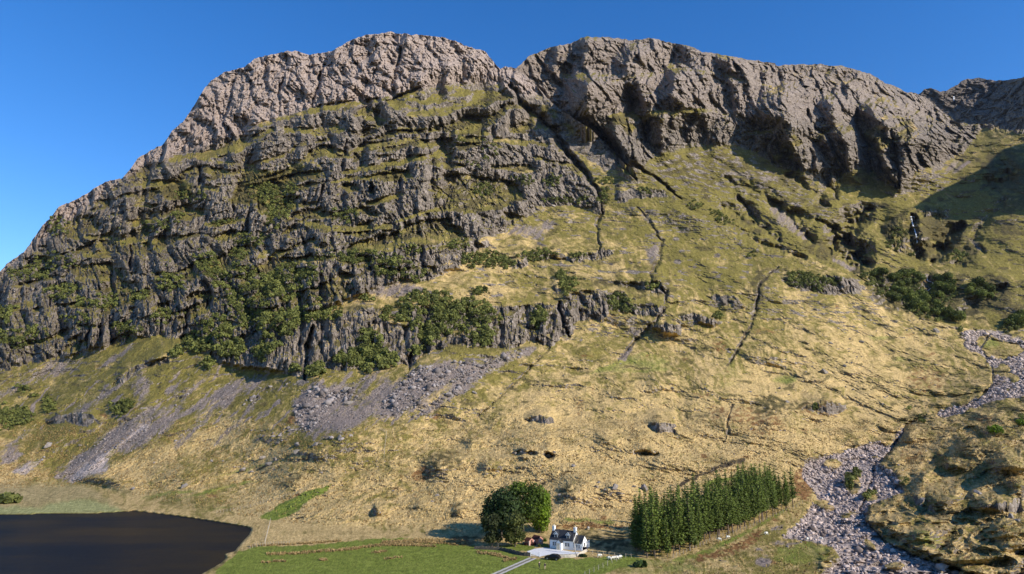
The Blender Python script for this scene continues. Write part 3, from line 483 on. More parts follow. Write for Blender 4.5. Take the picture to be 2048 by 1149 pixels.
DA += [(1150, 1000, 284), (1150, 950, 314), (1150, 900, 350), (1150, 850, 390), (1150, 800, 430), (1150, 750, 472), (1150, 700, 520), (1150, 650, 566), (1150, 600, 620), (1150, 550, 680), (1150, 500, 745), (1150, 450, 810), (1150, 400, 875), (1150, 350, 935), (1120, 290, 1005), (1090, 240, 1050),
  (900, 1000, 288), (900, 900, 358), (900, 800, 425), (900, 720, 470), (900, 640, 525), (900, 560, 610), (900, 480, 690), (900, 380, 800), (900, 280, 915), (900, 168, 1035), (900, 78, 1105), (1000, 135, 1110), (1000, 250, 990), (1030, 190, 1060), (1000, 360, 865), (1000, 450, 770),
  (700, 960, 320), (700, 850, 388), (700, 745, 455), (700, 690, 482), (700, 620, 522), (700, 550, 590), (700, 500, 645), (700, 400, 755), (700, 300, 870), (700, 210, 970), (700, 95, 1075), (780, 68, 1095),
  (500, 940, 362), (500, 850, 410), (500, 760, 465), (500, 690, 510), (500, 600, 590), (500, 500, 690), (500, 400, 790), (500, 300, 895), (500, 250, 950), (500, 125, 1060), (600, 110, 1075), (600, 300, 882), (600, 215, 965),
  (300, 900, 402), (300, 850, 436), (300, 800, 471), (300, 690, 556), (300, 600, 640), (300, 500, 735), (300, 400, 835), (300, 310, 930), (400, 200, 1010), (150, 900, 440),
  (0, 900, 455), (0, 850, 492), (0, 800, 532), (0, 745, 580), (0, 650, 680), (0, 550, 800), (150, 700, 590), (150, 550, 735), (150, 400, 870), (-200, 900, 460), (-200, 800, 545), (-200, 650, 700),
  (1230, 306, 985), (1315, 373, 915), (1433, 446, 845), (1568, 495, 800), (1699, 552, 755), (1835, 633, 720), (1921, 656, 705), (2048, 680, 705), (2240, 720, 700),
  (1300, 450, 815), (1300, 550, 692), (1300, 650, 580), (1300, 750, 485), (1300, 850, 402), (1300, 950, 326), (1300, 1000, 292), (1450, 550, 725), (1450, 650, 600), (1450, 750, 505), (1450, 850, 416), (1500, 930, 348), (1600, 640, 645), (1600, 700, 580), (1600, 800, 478), (1600, 900, 384), (1700, 700, 608), (1750, 800, 508), (1800, 700, 640), (1850, 750, 588),
  (1700, 1050, 250), (1700, 930, 372), (1650, 980, 330), (1800, 850, 465), (1900, 790, 535), (1990, 720, 635), (2000, 1149, 186), (2000, 1050, 236), (2000, 950, 300), (2000, 880, 366), (2000, 800, 470), (1850, 1100, 208), (1850, 1000, 282), (1850, 920, 372), (2200, 1100, 206), (2200, 950, 295), (2200, 800, 460)]
def radial(lst, keep=0):
    out = list(lst[:keep])
    for X, Y, d in lst[keep:]:
        xc, dy, dz = rays(X, Y); out.append((X, Y, d*math.hypot(xc, dy)/dy))
    return out
RHO_A = tps(radial(DA, NZ))
DB = [(960, 200, 1130), (1000, 150, 1140), (1020, 134, 1150), (1050, 170, 1165), (1050, 115, 1200), (1100, 210, 1150), (1100, 120, 1240), (1190, 75, 1330), (1190, 200, 1190), (1190, 270, 1120), (1230, 320, 1060), (1300, 80, 1350), (1300, 240, 1165), (1300, 340, 1040), (1400, 95, 1380), (1400, 200, 1250), (1400, 300, 1130), (1400, 380, 1020), (1433, 440, 930), (1550, 130, 1400), (1550, 250, 1265), (1550, 330, 1160), (1550, 420, 1010), (1580, 490, 900),
  (1700, 140, 1500), (1700, 250, 1360), (1750, 350, 1210), (1700, 420, 1065), (1700, 500, 910), (1720, 560, 815), (1800, 385, 1150), (1830, 430, 1065), (1835, 510, 940), (1850, 560, 865), (1800, 600, 790), (1920, 650, 745), (1850, 190, 1620), (1880, 280, 1420), (1900, 340, 1260), (1925, 252, 1580), (2048, 265, 1400), (2048, 350, 1160), (2048, 450, 990), (2000, 400, 1065), (1930, 400, 1110), (1950, 450, 1010), (2000, 500, 925), (2048, 560, 850), (1950, 600, 800), (2048, 640, 745), (2048, 690, 712), (2240, 250, 1300), (2240, 400, 1000), (2240, 600, 770), (2240, 730, 708), (1300, 430, 930), (1450, 500, 850), (1000, 260, 1060)]
RHO_B = tps(radial(DB))
RHO_C = tps(radial([(1780, 240, 3300), (1780, 300, 3100), (1860, 180, 3300), (1900, 230, 3000), (1930, 165, 3400), (1925, 250, 2800), (1955, 160, 3450), (2000, 230, 2500), (2010, 165, 3000), (2048, 160, 2600), (2048, 255, 2150), (2140, 140, 2200), (2140, 240, 1950), (2260, 130, 2000), (2260, 240, 1850), (1850, 300, 2800), (2048, 320, 2050), (2260, 320, 1750)]))
# ------------------------------------------------------------------ terrain sheets
def grid_mesh(name, P, colors, mat_, kind='structure'):
    nr, nc = P.shape[:2]
    me = bpy.data.meshes.new(name); nv = nr*nc; nf = (nr-1)*(nc-1)
    me.vertices.add(nv); me.vertices.foreach_set('co', P.reshape(-1).astype(np.float32))
    idx = np.arange(nv, dtype=np.int32).reshape(nr, nc)
    q = np.stack([idx[:-1, :-1], idx[:-1, 1:], idx[1:, 1:], idx[1:, :-1]], -1).reshape(-1)
    me.loops.add(nf*4); me.loops.foreach_set('vertex_index', q)
    me.polygons.add(nf); me.polygons.foreach_set('loop_start', np.arange(nf, dtype=np.int32)*4)
    me.update(calc_edges=True)
    me.polygons.foreach_set('use_smooth', np.zeros(nf, bool))
    for k, c in colors.items():
        if c.ndim == 2: a = me.attributes.new(k, 'FLOAT', 'POINT'); a.data.foreach_set('value', c.reshape(-1).astype(np.float32)); continue
        a = me.attributes.new(k, 'FLOAT_COLOR', 'POINT'); a.data.foreach_set('color', c.reshape(-1).astype(np.float32))
    me.materials.append(mat_)
    o = bpy.data.objects.new(name, me); COL.objects.link(o); o['kind'] = kind
    return o
def rid(n):   # rounded ribs parted by sharp creases, mean about zero
    return np.minimum(np.abs(n)**0.8*1.75, 1.2)-0.55

class Sheet:
    def __init__(s, X, ytop, ybot, nrow, base, jag=3.0, seed=0, leak=34.0, crag=1.0):
        s.X = X; nc = len(X); s.nrow = nrow
        jg = fbm(X/34., X*0+seed, 5, seed)*jag + rid(pn(X/13., X*0+3.3, seed+2))*jag*0.5
        s.yt = ytop+jg*(ytop < 720); s.yb = ybot
        v = np.linspace(0, 1, nrow)[:, None]
        XX = np.broadcast_to(X[None, :], (nrow, nc)).astype(np.float32); YY = (s.yb[None, :]+(s.yt-s.yb)[None, :]*v).astype(np.float32)
        s.XX, s.YY = XX, YY
        xc, dy, dz = rays(XX, YY); dh = np.hypot(xc, dy); te = dz/dh
        wx = XX+pn(XX/22, YY/22, seed+11)*3+pn(XX/7, YY/7, seed+12)*1.5; wy = YY+pn(XX/22, YY/22, seed+13)*3+pn(XX/7, YY/7, seed+14)*1.5
        s.wx, s.wy = wx, wy
        sl = samp(SLOPE, wx, wy)*0.6+samp(SLOPE, XX, YY)*0.4
        e = np.degrees(np.arctan(te)); sl = np.maximum(sl, e+5.0)
        rb = samp(base, XX, YY).astype(np.float64)
        # slope of the smooth survey, and what the crags and ledges add to it (drift leaks away over some tens of rows)
        db = np.diff(rb, axis=0); dte = np.diff(te, axis=0)
        sb = np.arctan((np.diff(CAM_H+rb*te, axis=0))/np.maximum(db, 1e-3)); sb = np.vstack([sb, sb[-1:]])
        s.sl = np.degrees(sb)
        ts = np.tan(np.radians(np.minimum(sl, 78)))
        dd = np.clip(rb[1:]*dte/np.maximum(ts[1:]-te[1:], 0.07), 0, 6*np.maximum(db, .2))
        use = samp(blur(np.clip(faceb+topb+cliffb+cl2b+rt+gb, 0, 1), 4), XX, YY)*crag
        off = np.zeros_like(rb); stp = np.abs(s.yt-s.yb)/(nrow-1)
        for i in range(1, nrow):
            off[i] = off[i-1]*(1-stp/leak)+(dd[i-1]-db[i-1])*use[i]
        off = off-blur_rows(off, 30)*0.7
        s.rho0 = np.maximum(rb+off*0.9, rb*0.8)
        s.te = te; s.e = e; s.z0 = CAM_H+s.rho0*te; s.use = use
        s.dir = (xc/dh, dy/dh)
    def detail(s, seed=0, rockscale=1.0, sz=1.0, lref=950.0, sawk=1.0):
        XX, YY, rho, z = s.XX, s.YY, s.rho0, s.z0
        x = rho*s.dir[0]; y = rho*s.dir[1]
        rock = np.clip(samp(faceb, s.wx, s.wy)+samp(topb, s.wx, s.wy)+samp(cliffb, s.wx, s.wy)+samp(cl2b, s.wx, s.wy)+samp(blur(rib2, 5), s.wx, s.wy)+samp(gb, s.wx, s.wy), 0, 1)
        led = samp(np.maximum(lm, tb), s.wx, s.wy)
        rk = rock*(1-0.7*led)
        sawk = sawk*np.clip(samp(faceb, s.wx, s.wy)*.24+samp(topb, s.wx, s.wy)*.5+samp(cl2b, s.wx, s.wy)*1.0+.06, 0, 1)
        L = ((XX-1024.0)*lref/FPX+pn(x/140, z/90, seed+19)*14+(z-300)*.10)/sz; zt = z; z = z/sz; wp = pn(L/60, z/60, seed+20)*0.5
        big = rid(pn(L/60+wp, z/210, seed+21))*7+saw(L, z, 33, seed+90)*13*sawk
        mid = rid(pn(L/17+wp*2, z/52, seed+22))*1.6+saw(L, z, 12.5, seed+95)*5.5*sawk+blocks(L, z, 21, 40, seed+70)*4.0+blocks(L, z, 9.5, 25, seed+75)*3.0
        fin = rid(pn(L/7+wp*3, z/20, seed+23))*1.2+blocks(L, z, 4.6, 11, seed+80)*2.0+blocks(L, z, 2.4, 5, seed+85)*1.2+pn(L/8, z/5, seed+24)*1.0+pn(L/2.3, z/3.6, seed+25)*0.6+(rng.random(L.shape)-.5)*0.45
        z = zt; pink = samp(topb, XX, YY)
        # the first hill's middle crags: narrow columnar ribs
        bench = samp(cfrac, s.wx, s.wy)
        rockN = (big+mid+fin)*rockscale*(1+0.2*pink)*sstep(860, 640, YY+0*rho)+(fin+mid*.4)*0.5*sstep(640, 860, YY)+(bench-.5)*5.2*samp(faceb, s.wx, s.wy)
        fl = samp(blur(flatm, 8), XX, YY); rv = samp(blur(river, 3), s.wx, s.wy)
        nr_ = sstep(3, 10, s.sl); lowf = .22+.78*sstep(5, 15, s.sl); nearf = np.interp(YY, [800, 900], [1, .6]); gN = fbm(x/52, y/52, 3, seed+30)*3.2*lowf+(fbm(x/125, y/150, 2, seed+32)*7.5)*sstep(8, 20, s.sl)+pn(x/13, y/13, seed+33)*0.85*nearf*lowf+(pn(x/4.5, y/4.5, seed+34)*0.42+pn(x/1.8, y/2.2, seed+35)*0.24+(rng.random(x.shape)-.5)*0.22)*(.35+.65*nr_)
        # slumped little terraces across the slopes
        tr = pn(x/22, z/3.2, seed+36)*0.6*nearf*sstep(8, 16, s.sl)
        gN = gN+tr
        hm = samp(blur(hum, 10), XX, YY); uX = XX+YY*.5; hn = pn(uX/60+pn(XX/90, YY/50, 31)*.5, YY/26, seed+47); hn2 = pn(uX/21, YY/9, seed+48)
        gN = gN+hm*((.55-np.abs(hn)*2.0)*1.5+(.4-np.abs(hn2)*1.6)*.55)
        gN = gN*(1-0.985*fl)*(1-0.4*rv)+rv*(pn(x/1.7, y/2.4, seed+37)*0.3+pn(x/5, y/8, seed+38)*0.5)
        sm = np.clip(samp(faceb, s.wx, s.wy)+samp(topb, s.wx, s.wy)+samp(cl2b, s.wx, s.wy), 0, 1)
        rockN = rockN+(1-sm)*(pn(L/12, z/9, seed+49)*2.6+rid(pn(L/21, z/15, seed+50))*2.2)+samp(cl2b, s.wx, s.wy)*(pn(L/15, z/12, seed+51)*2.4+rid(pn(L/30+z/90, z/24, seed+52))*3.0)
        rockN = rockN*(sm+(1-sm)*np.interp(YY, [560, 700, 800], [.6, .8, .38]))
        n_ = gN*(1-rk)+rockN*rk+samp(NN, s.wx+pn(XX/40, YY/40, 17)*4, s.wy)*(1-0.97*fl)
        edge = sstep(0, 8, np.abs(YY-s.yt[None, :]))
        ang = s.sl-s.e
        # a broad ground slope is used for the lever arm so that crags do not jump about
        D = n_/np.sin(np.radians(np.clip(blur_rows(ang), 13, 60)))
        s.rho = np.maximum(rho-D, rho*0.6)
        s.rock, s.led, s.fl, s.rv = rock, led, fl, rv
        h = CAM_H+s.rho*s.te
        s.P = np.stack([s.rho*s.dir[0], s.rho*s.dir[1], h], -1).astype(np.float32)
    def steep(s):
        P = s.P; du = np.zeros_like(P); dv = np.zeros_like(P)
        du[:, 1:-1] = P[:, 2:]-P[:, :-2]; du[:, 0] = P[:, 1]-P[:, 0]; du[:, -1] = P[:, -1]-P[:, -2]
        dv[1:-1] = P[2:]-P[:-2]; dv[0] = P[1]-P[0]; dv[-1] = P[-1]-P[-2]
        n = np.cross(du, dv); n /= (np.linalg.norm(n, axis=-1, keepdims=True)+1e-9)
        return np.degrees(np.arccos(np.clip(np.abs(n[..., 2]), 0, 1)))
    def W(s, X, Y):
        """point of the ground seen at bearing X, angle Y"""
        X = np.atleast_1d(np.asarray(X, float)); Y = np.atleast_1d(np.asarray(Y, float))
        u = np.clip((X-s.X[0])/(s.X[1]-s.X[0]), 0, len(s.X)-1.001); i = u.astype(int); fu = u-i
        yt = s.yt[i]*(1-fu)+s.yt[i+1]*fu; yb = s.yb[i]*(1-fu)+s.yb[i+1]*fu
        v = np.clip((Y-yb)/(yt-yb)*(s.nrow-1), 0, s.nrow-1.001); j = v.astype(int); fv = v-j
        fu = fu[:, None]; fv = fv[:, None]; P = s.P
        return (P[j, i]*(1-fu)+P[j, i+1]*fu)*(1-fv)+(P[j+1, i]*(1-fu)+P[j+1, i+1]*fu)*fv
    def close(s, back=((3, -1), (8, -3), (20, -8), (45, -20), (90, -45), (160, -90), (300, -190), (500, -380))):
        """the far side of the hill, falling away behind its crest"""
        top = s.P[-1]; dx, dy = s.dir[0][-1], s.dir[1][-1]; rows = []
        for d, h in back:
            r = top.copy(); r[:, 0] += dx*d; r[:, 1] += dy*d; r[:, 2] = np.maximum(top[:, 2]+h, np.minimum(top[:, 2], -5)); rows.append(r)
        return np.concatenate([s.P, np.stack(rows)], 0)
def blur_rows(a, k=22):
    for ax in (0, 1):
        c = np.cumsum(np.pad(a, [(k+1, k) if q == ax else (0, 0) for q in (0, 1)], mode='edge'), axis=ax)
        n = a.shape[ax]
        a = ((c[2*k+1:2*k+1+n]-c[:n]) if ax == 0 else (c[:, 2*k+1:2*k+1+n]-c[:, :n]))/(2*k+1)
    return a

def ground_cover(s, seed=0):
    wx, wy = s.wx, s.wy; x = s.P[..., 0]; y = s.P[..., 1]; z = s.P[..., 2]
    ang = s.steep()
    st = sstep(33, 45, ang+pn(x/7, z/7, seed+40)*5)
    outc = sstep(47, 58, ang+pn(x/7, z/7, seed+41)*5)*(1-s.fl)*0.9
    rock = np.clip(s.rock*(st*0.85+0.3+0.25*samp(topb, wx, wy))*(1-0.75*s.led), 0, 1)
    cf = samp(cfrac, wx, wy); fb = samp(faceb, wx, wy); rock = rock*(1-fb*(1-cf)*0.62)
    hth = samp(blur(heath_shade, 8), wx, wy)*np.clip(.75+.7*pn(wx/24, wy/11, seed+68), .1, 1); rock = rock*(1-.92*hth)
    rock = np.maximum(rock, outc*0.7*(1-.85*hth))
    rock = rock+pn(wx/5, wy/5, seed+42)*0.12*s.rock
    # small outcrops of rock on the upper grass
    oc = sstep(0.42-.34*samp(blur(rough, 12), wx, wy), 0.6-.3*samp(blur(rough, 12), wx, wy), fbm(x/19, z/8, 4, seed+43))*sstep(24, 30, s.sl)*(1-s.rock)*(.75 if seed < 50 else .45+.3*samp(blur(rough, 12), wx, wy))
    rock = np.clip(np.maximum(rock, oc), 0, 1)
    sc = np.maximum(samp(blur(scree, 3), wx, wy)*.8, samp(blur(scree, 12), wx, wy)*1.15)*np.where(s.YY > 560, 1, .9); rv = samp(blur(river, 2.5), wx, wy)
    sc = np.clip(sc*(0.92+0.5*pn((wx+wy*0.9)/9, (wx-wy)/60, seed+44)), 0, 1)
    sc = np.maximum(sc, rv)
    g = samp(blur(green, 3), wx, wy); g = np.clip(g+pn(wx/40, wy/12, seed+45)*0.12*(g < .95)*(1-s.rock), 0, 1)
    dr = samp(dry, wx, wy)*(1-.5*samp(faceb, wx, wy))-(.12 if seed > 50 else 0)
    # streaks run down the fall line, fanning out across the picture of the hill
    th = np.interp(s.XX, [-200, 500, 900, 1250, 1600, 2200], [128, 133, 150, 165, 190, 200])*math.pi/180
    ca, sa = np.cos(th), np.sin(th); u = wx*ca+wy*sa; v = -wx*sa+wy*ca
    u = u+pn(wx/70, wy/50, seed+55)*40; v = v+pn(wx/60, wy/40, seed+56)*26+pn(wx/22, wy/16, seed+57)*8
    dr = dr+0.28*pn(u/70, v/14, seed+46)+0.2*pn(u/24, v/6, seed+47)+0.22*pn(wx/11, wy/6, seed+58)+0.2*fbm(wx/60, wy/30, 3, seed+48)
    sc = np.maximum(sc, sstep(.35, .6, fbm((wx+wy*.95)/13, (wx-wy)/90, 3, seed+64))*sstep(0, 90, 480-np.abs(s.XX-430))*sstep(0, 60, 110-np.abs(s.YY-790))*.75*(1-s.rock))
    he = samp(blur(heath_shade, 8), wx, wy)*(0.7+0.6*pn(wx/14, wy/10, seed+49))
    led = s.led; he = np.maximum(he, led*fb*np.clip(.25+.8*pn(wx/30, wy/20, seed+67), 0, .7)); he = np.maximum(he, np.maximum(s.rock*(1-st), fb*(1-cf))*(1-led)*(0.55+0.7*pn(wx/26, wy/12, seed+50)))
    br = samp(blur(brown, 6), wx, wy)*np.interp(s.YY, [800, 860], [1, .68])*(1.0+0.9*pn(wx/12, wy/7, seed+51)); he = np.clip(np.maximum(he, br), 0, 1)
    he = np.maximum(he, sstep(.2, .75, fbm(wx/34, wy/14, 4, seed+66))*(.6+.3*(seed > 50))*np.interp(s.YY, [820, 920], [1, .5])*(1-s.fl)*(1-s.rock))
    ru = np.clip(samp(blur(rust, 4), wx, wy)*(0.8+0.7*pn(wx/9, wy/6, seed+52)), 0, 1)
    ru = np.maximum(ru, np.clip(fbm(wx/45, wy/25, 3, seed+53)-.45, 0, 1)*1.1*(1-s.rock)*(s.YY > 560)*(1-s.fl))
    di = np.clip(samp(blur(dirt_shade, 1.5), wx, wy)*(0.9+0.5*pn(wx/9, wy/9, seed+54)), 0, 1)
    pk = samp(topb, wx, wy); pk = np.maximum(pk, samp(cl2b, wx, wy)*sstep(262, 215, s.YY)*0.4)
    pale = np.maximum(samp(blur(PALE, 2), wx, wy), rv*.8)
    wet = samp(blur(loch, 3), s.XX, s.YY); rd = samp(blur(reeds, 2.5), wx, wy); ms = samp(blur(marsh, 4), wx, wy)
    f4 = lambda *c: np.stack([np.clip(k, 0, 1) for k in c], -1)
    s.ang = ang; s.sc_ = sc
    gr_ = 0.09+0.4*rng.random(x.shape)+0.42*(0.5+0.5*pn(wx/3.2, wy/2.2, seed+60))+0.25*pn(u/16, v/3.0, seed+61)*(1-s.rock)
    return {'grain': np.clip(gr_, 0, 1), 'cover_a': f4(rock, sc, g, dr), 'cover_b': f4(he, pk, ru, di), 'cover_c': f4(pale, wet, rd, ms)}

def pad_rows(c, n):
    return {k: np.concatenate([v]+[v[-1:]]*n, 0) for k, v in c.items()}

# ------------------------------------------------------------------ ground material
def hill_material():
    m, t, b = mat('hillside_ground')
    geo = N(t, 'ShaderNodeTexCoord').outputs['Object']
    def att(nm):
        a = N(t, 'ShaderNodeAttribute'); a.attribute_name = nm
        sp = N(t, 'ShaderNodeSeparateColor'); t.links.new(a.outputs['Color'], sp.inputs[0])
        return sp.outputs[0], sp.outputs[1], sp.outputs[2], a.outputs['Alpha']
    rock, sc, green, dry = att('cover_a'); he, pk, ru, di = att('cover_b'); pale, wet, rd, ms = att('cover_c')
    n1 = noise(t, geo, 0.35, 6, 0.65); n2 = noise(t, geo, 1.3, 5, 0.65); n3 = noise(t, geo, 0.045, 5, 0.6)
    nv = noise(t, mapping(t, geo, (0.32, 0.32, 0.085)), 1.0, 7, 0.7)      # upright streaks for the crags
    nf = noise(t, mapping(t, geo, (0.9, 0.9, 0.35)), 1.0, 5, 0.75)
    nl = noise(t, mapping(t, geo, (0.1, 0.1, 0.05)), 1.0, 4, 0.6)
    # grass: olive to straw
    dn = sharpen(t, dry, n1, 0.25, 0.85, 0.8)
    olive = ramp(t, n2, [(0.25, (0.085, 0.073, 0.016)), (0.5, (0.17, 0.14, 0.034)), (0.8, (0.265, 0.212, 0.068))])
    straw = ramp(t, n2, [(0.22, (0.19, 0.128, 0.052)), (0.42, (0.42, 0.292, 0.12)), (0.75, (0.62, 0.452, 0.21))])
    c = mix(t, dn, olive, straw)
    c = mix(t, math_(t, 'MULTIPLY', sharpen(t, n3, n1, 0.5, 0.72, 0.3), 0.35), c, (0.13, 0.11, 0.03))
    gr = ramp(t, n1, [(0.3, (0.115, 0.145, 0.020)), (0.7, (0.20, 0.225, 0.042))])
    c = mix(t, sharpen(t, green, n2, 0.3, 0.7, 0.35), c, gr)
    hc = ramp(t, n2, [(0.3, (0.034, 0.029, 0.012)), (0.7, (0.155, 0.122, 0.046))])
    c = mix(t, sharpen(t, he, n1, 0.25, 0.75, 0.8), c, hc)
    rc = ramp(t, n2, [(0.3, (0.10, 0.045, 0.018)), (0.7, (0.28, 0.15, 0.055))])
    c = mix(t, sharpen(t, ru, n1, 0.25, 0.8, 0.8), c, rc)
    mc = ramp(t, n1, [(0.3, (0.20, 0.15, 0.065)), (0.7, (0.45, 0.36, 0.18))]); c = mix(t, math_(t, 'MULTIPLY', ms, 0.75), c, mc)
    c = mix(t, rd, c, ramp(t, n1, [(0.3, (0.22, 0.22, 0.08)), (0.7, (0.36, 0.345, 0.15))]))
    dc = ramp(t, n2, [(0.3, (0.03, 0.022, 0.013)), (0.7, (0.10, 0.075, 0.045))])
    c = mix(t, sharpen(t, di, n2, 0.3, 0.7, 0.5), c, dc)
    # scree: purple grey rubble, paler where it is fresh
    s1 = ramp(t, n2, [(0.25, (0.09, 0.07, 0.058)), (0.55, (0.235, 0.185, 0.155)), (0.8, (0.42, 0.35, 0.305))])
    s2 = ramp(t, n2, [(0.2, (0.23, 0.178, 0.152)), (0.6, (0.47, 0.38, 0.325))])
    c = mix(t, sharpen(t, sc, n1, 0.35, 0.75, 0.9), c, mix(t, pale, s1, s2))
    # rock: grey with dark wet streaks, pink on the upper crags
    r1 = ramp(t, nv, [(0.28, (0.045, 0.036, 0.031)), (0.44, (0.175, 0.142, 0.115)), (0.60, (0.33, 0.275, 0.225)), (0.77, (0.64, 0.56, 0.48))])
    r2 = ramp(t, nv, [(0.27, (0.10, 0.076, 0.066)), (0.44, (0.29, 0.226, 0.19)), (0.62, (0.43, 0.342, 0.288)), (0.8, (0.60, 0.505, 0.43))])
    r1 = mix(t, math_(t, 'MULTIPLY', sharpen(t, nl, n1, 0.44, 0.6, 0.4), 0.72), r1, (0.075, 0.063, 0.052))
    r = mix(t, pk, r1, r2)
    r = mix(t, 0.8, r, ramp(t, nf, [(0.3, (0.35, 0.34, 0.33)), (0.5, (0.9, 0.9, 0.9)), (0.72, (1.25, 1.24, 1.22))]), 'MULTIPLY')
    moss = ramp(t, n2, [(0.3, (0.035, 0.035, 0.012)), (0.7, (0.13, 0.105, 0.036))])
    r = mix(t, math_(t, 'MULTIPLY', sharpen(t, n1, n2, 0.56, 0.72, 0.35), math_(t, 'SUBTRACT', 0.75, math_(t, 'MULTIPLY', pk, 0.45))), r, moss)
    c = mix(t, sharpen(t, rock, n1, 0.38, 0.62, 0.55), c, r)
    gn = N(t, 'ShaderNodeAttribute'); gn.attribute_name = 'grain'
    c = mix(t, 1.0, c, ramp(t, gn.outputs['Fac'], [(0.1, (.55, .54, .53)), (0.5, (.96, .96, .95)), (0.9, (1.4, 1.4, 1.42))]), 'MULTIPLY')
    c = mix(t, wet, c, (0.035, 0.026, 0.014))
    t.links.new(c, b.inputs['Base Color']); b.inputs['Roughness'].default_value = 0.95; b.inputs['Specular IOR Level'].default_value = 0.12
    bn = N(t, 'ShaderNodeBump'); bn.inputs['Strength'].default_value = 0.8; bn.inputs['Distance'].default_value = 0.7
    hgt = math_(t, 'ADD', math_(t, 'MULTIPLY', n2, 0.55), math_(t, 'MULTIPLY', math_(t, 'ADD', nf, n1), 0.5))
    t.links.new(hgt, bn.inputs['Height']); t.links.new(bn.outputs[0], b.inputs['Normal'])
    return m
HILL = hill_material()

# ---- near hill, valley floor and everything in front of the first crest
DX = 1.7
X1 = np.arange(-200, 2250, DX)
A = Sheet(X1, pl(S1, X1), np.full(len(X1), 1230.0), 780, RHO_A, jag=3.2, seed=1)
# the loch and its shore lie level: put the flat on the water's height
def level(s, mask, zt, bl=3):
    mk = samp(blur(mask, bl), s.XX, s.YY); te = np.minimum(s.te, -0.02)
    r = (zt-CAM_H)/te
    s.rho = s.rho*(1-mk)+r*mk; h = CAM_H+s.rho*s.te
    s.P = np.stack([s.rho*s.dir[0], s.rho*s.dir[1], h], -1).astype(np.float32)
A.detail(1)
level(A, flatm, 0.6, 8)
level(A, loch*(1-reeds), -1.2);
print('near hill: rho at crest', [(int(x), int(np.interp(x, X1, A.rho[-1])), int(np.interp(x, X1, A.P[-1, :, 2]))) for x in (0, 200, 400, 600, 800, 1000, 1150, 1300, 1500, 1700, 1900, 2048)])
print('foot', [(X_, [tuple(np.round(A.W(X_, Y_)[0], 1)) for Y_ in (1140, 1060, 980, 850)]) for X_ in (300, 800, 1300, 1800)])
cov = ground_cover(A, 2); PB = A.close()
hill_a = grid_mesh('hillside', PB, pad_rows(cov, PB.shape[0]-A.P.shape[0]), HILL)

# ---- second hill and the glen behind the first crest
X2 = np.arange(955, 2260, DX)
yb2 = pl(S1, X2)+np.interp(X2, [960, 1100, 1900, 2100, 2260], [60, 40, 26, 16, 16])
cl2 = np.maximum(cl2, fill([(940, 120), (1020, 134), (1290, 300), (1290, 335), (1262, 345), (1200, 330), (1100, 260), (960, 220)])); cl2b = blur(cl2, 6)
B = Sheet(X2, pl(S2, X2), yb2, 430, RHO_B, jag=3.2, seed=2)
B.detail(60, 1.3, 1.15, 1300.0, .72)
print('second hill: rho', [(int(x), int(np.interp(x, X2, B.rho[0])), int(np.interp(x, X2, B.rho[-1])), int(np.interp(x, X2, B.P[-1, :, 2]))) for x in (1000, 1150, 1300, 1500, 1700, 1850, 1950, 2048)])
cov2 = ground_cover(B, 62); PB2 = B.close()
hill_b = grid_mesh('hillside_beyond_glen', PB2, pad_rows(cov2, PB2.shape[0]-B.P.shape[0]), HILL)

rA = np.interp(X2, X1, A.rho[-1]); jj = np.clip(((pl(S1, X2)-4-B.yb)/(B.yt-B.yb)*(B.nrow-1)).astype(int), 0, B.nrow-1)
print('gap rho', [(int(x), int(B.rho[jj[i], i]-rA[i])) for i, x in enumerate(X2) if i % 40 == 0])

# ---- far ridge at the head of the glen
X3 = np.arange(1790, 2260, 2.0)
Cc = Sheet(X3, pl(S3, X3), pl(S2, X3)+14, 110, RHO_C, jag=3.0, seed=3, crag=.25)
Cc.detail(90, 2.2, 1.8, 2300.0)
cov3 = ground_cover(Cc, 92); cov3['cover_b'][..., 1] = 0.12; cov3['grain'] = cov3['grain']*.4; cov3['cover_a'][..., 0] = np.maximum(cov3['cover_a'][..., 0], .8)  # grain cut to darken the whole ridge, standing in for its shade
PB3 = Cc.close()
ridge = grid_mesh('far_ridge', PB3, pad_rows(cov3, PB3.shape[0]-Cc.P.shape[0]), HILL)

# ---- the spur on the right of the glen, beyond the frame: its shadow falls across the glen
U = B.W(*zip(*v4((940, 790), (1040, 722), (1180, 652), (1290, 592), (1345, 540), (1395, 495), (1499, 468), (1640, 450))))
sv = np.array(SUN); crest = U+sv*430.0
hd = np.array([SUN_H.x, SUN_H.y, 0.0])
rows = []
for k, (off, drop) in enumerate(((-330, 1.0), (-150, .52), (-40, .12), (0, 0), (60, .15), (200, .6), (420, 1.0))):
    r = crest.copy()+hd*off; r[:, 2] = crest[:, 2]*(1-drop)-5*(drop == 1.0)+(rng.random(len(r))-.5)*6*(off != 0); rows.append(r)
sp = np.stack(rows); nrs, ncs = sp.shape[:2]
def side_cap(col, sgn):
    c_ = col.copy(); c_[:, 2] = -5.0; c_[:, :2] += np.array([-.49, -.87])*sgn*14; return c_
sp = np.concatenate([side_cap(sp[:, 0], 1)[:, None], sp, side_cap(sp[:, -1], -1)[:, None]], 1)
z_ = np.zeros(sp.shape[:2]); one = z_+1
spur = grid_mesh('spur_hill', sp, {'cover_a': np.stack([z_+.3, z_, z_, z_+.3], -1), 'cover_b': np.stack([z_+.3, z_, z_, z_], -1), 'cover_c': np.stack([z_, z_, z_, z_], -1)}, HILL)

# ---- valley floor under and around everything, out to the horizon
me = bpy.data.meshes.new('valley_floor'); R_ = 9000
me.from_pydata([(-2600, -600, -6), (2600, -600, -6), (2600, 4600, -6), (-2600, 4600, -6)], [], [(0, 1, 2, 3)]); me.update()
vf = bpy.data.objects.new('valley_floor', me); COL.objects.link(vf); vf['kind'] = 'structure'
me.materials.append(simple_mat('valley_grass', (0.13, 0.11, 0.04), 0.95, 0.35, 0.02))

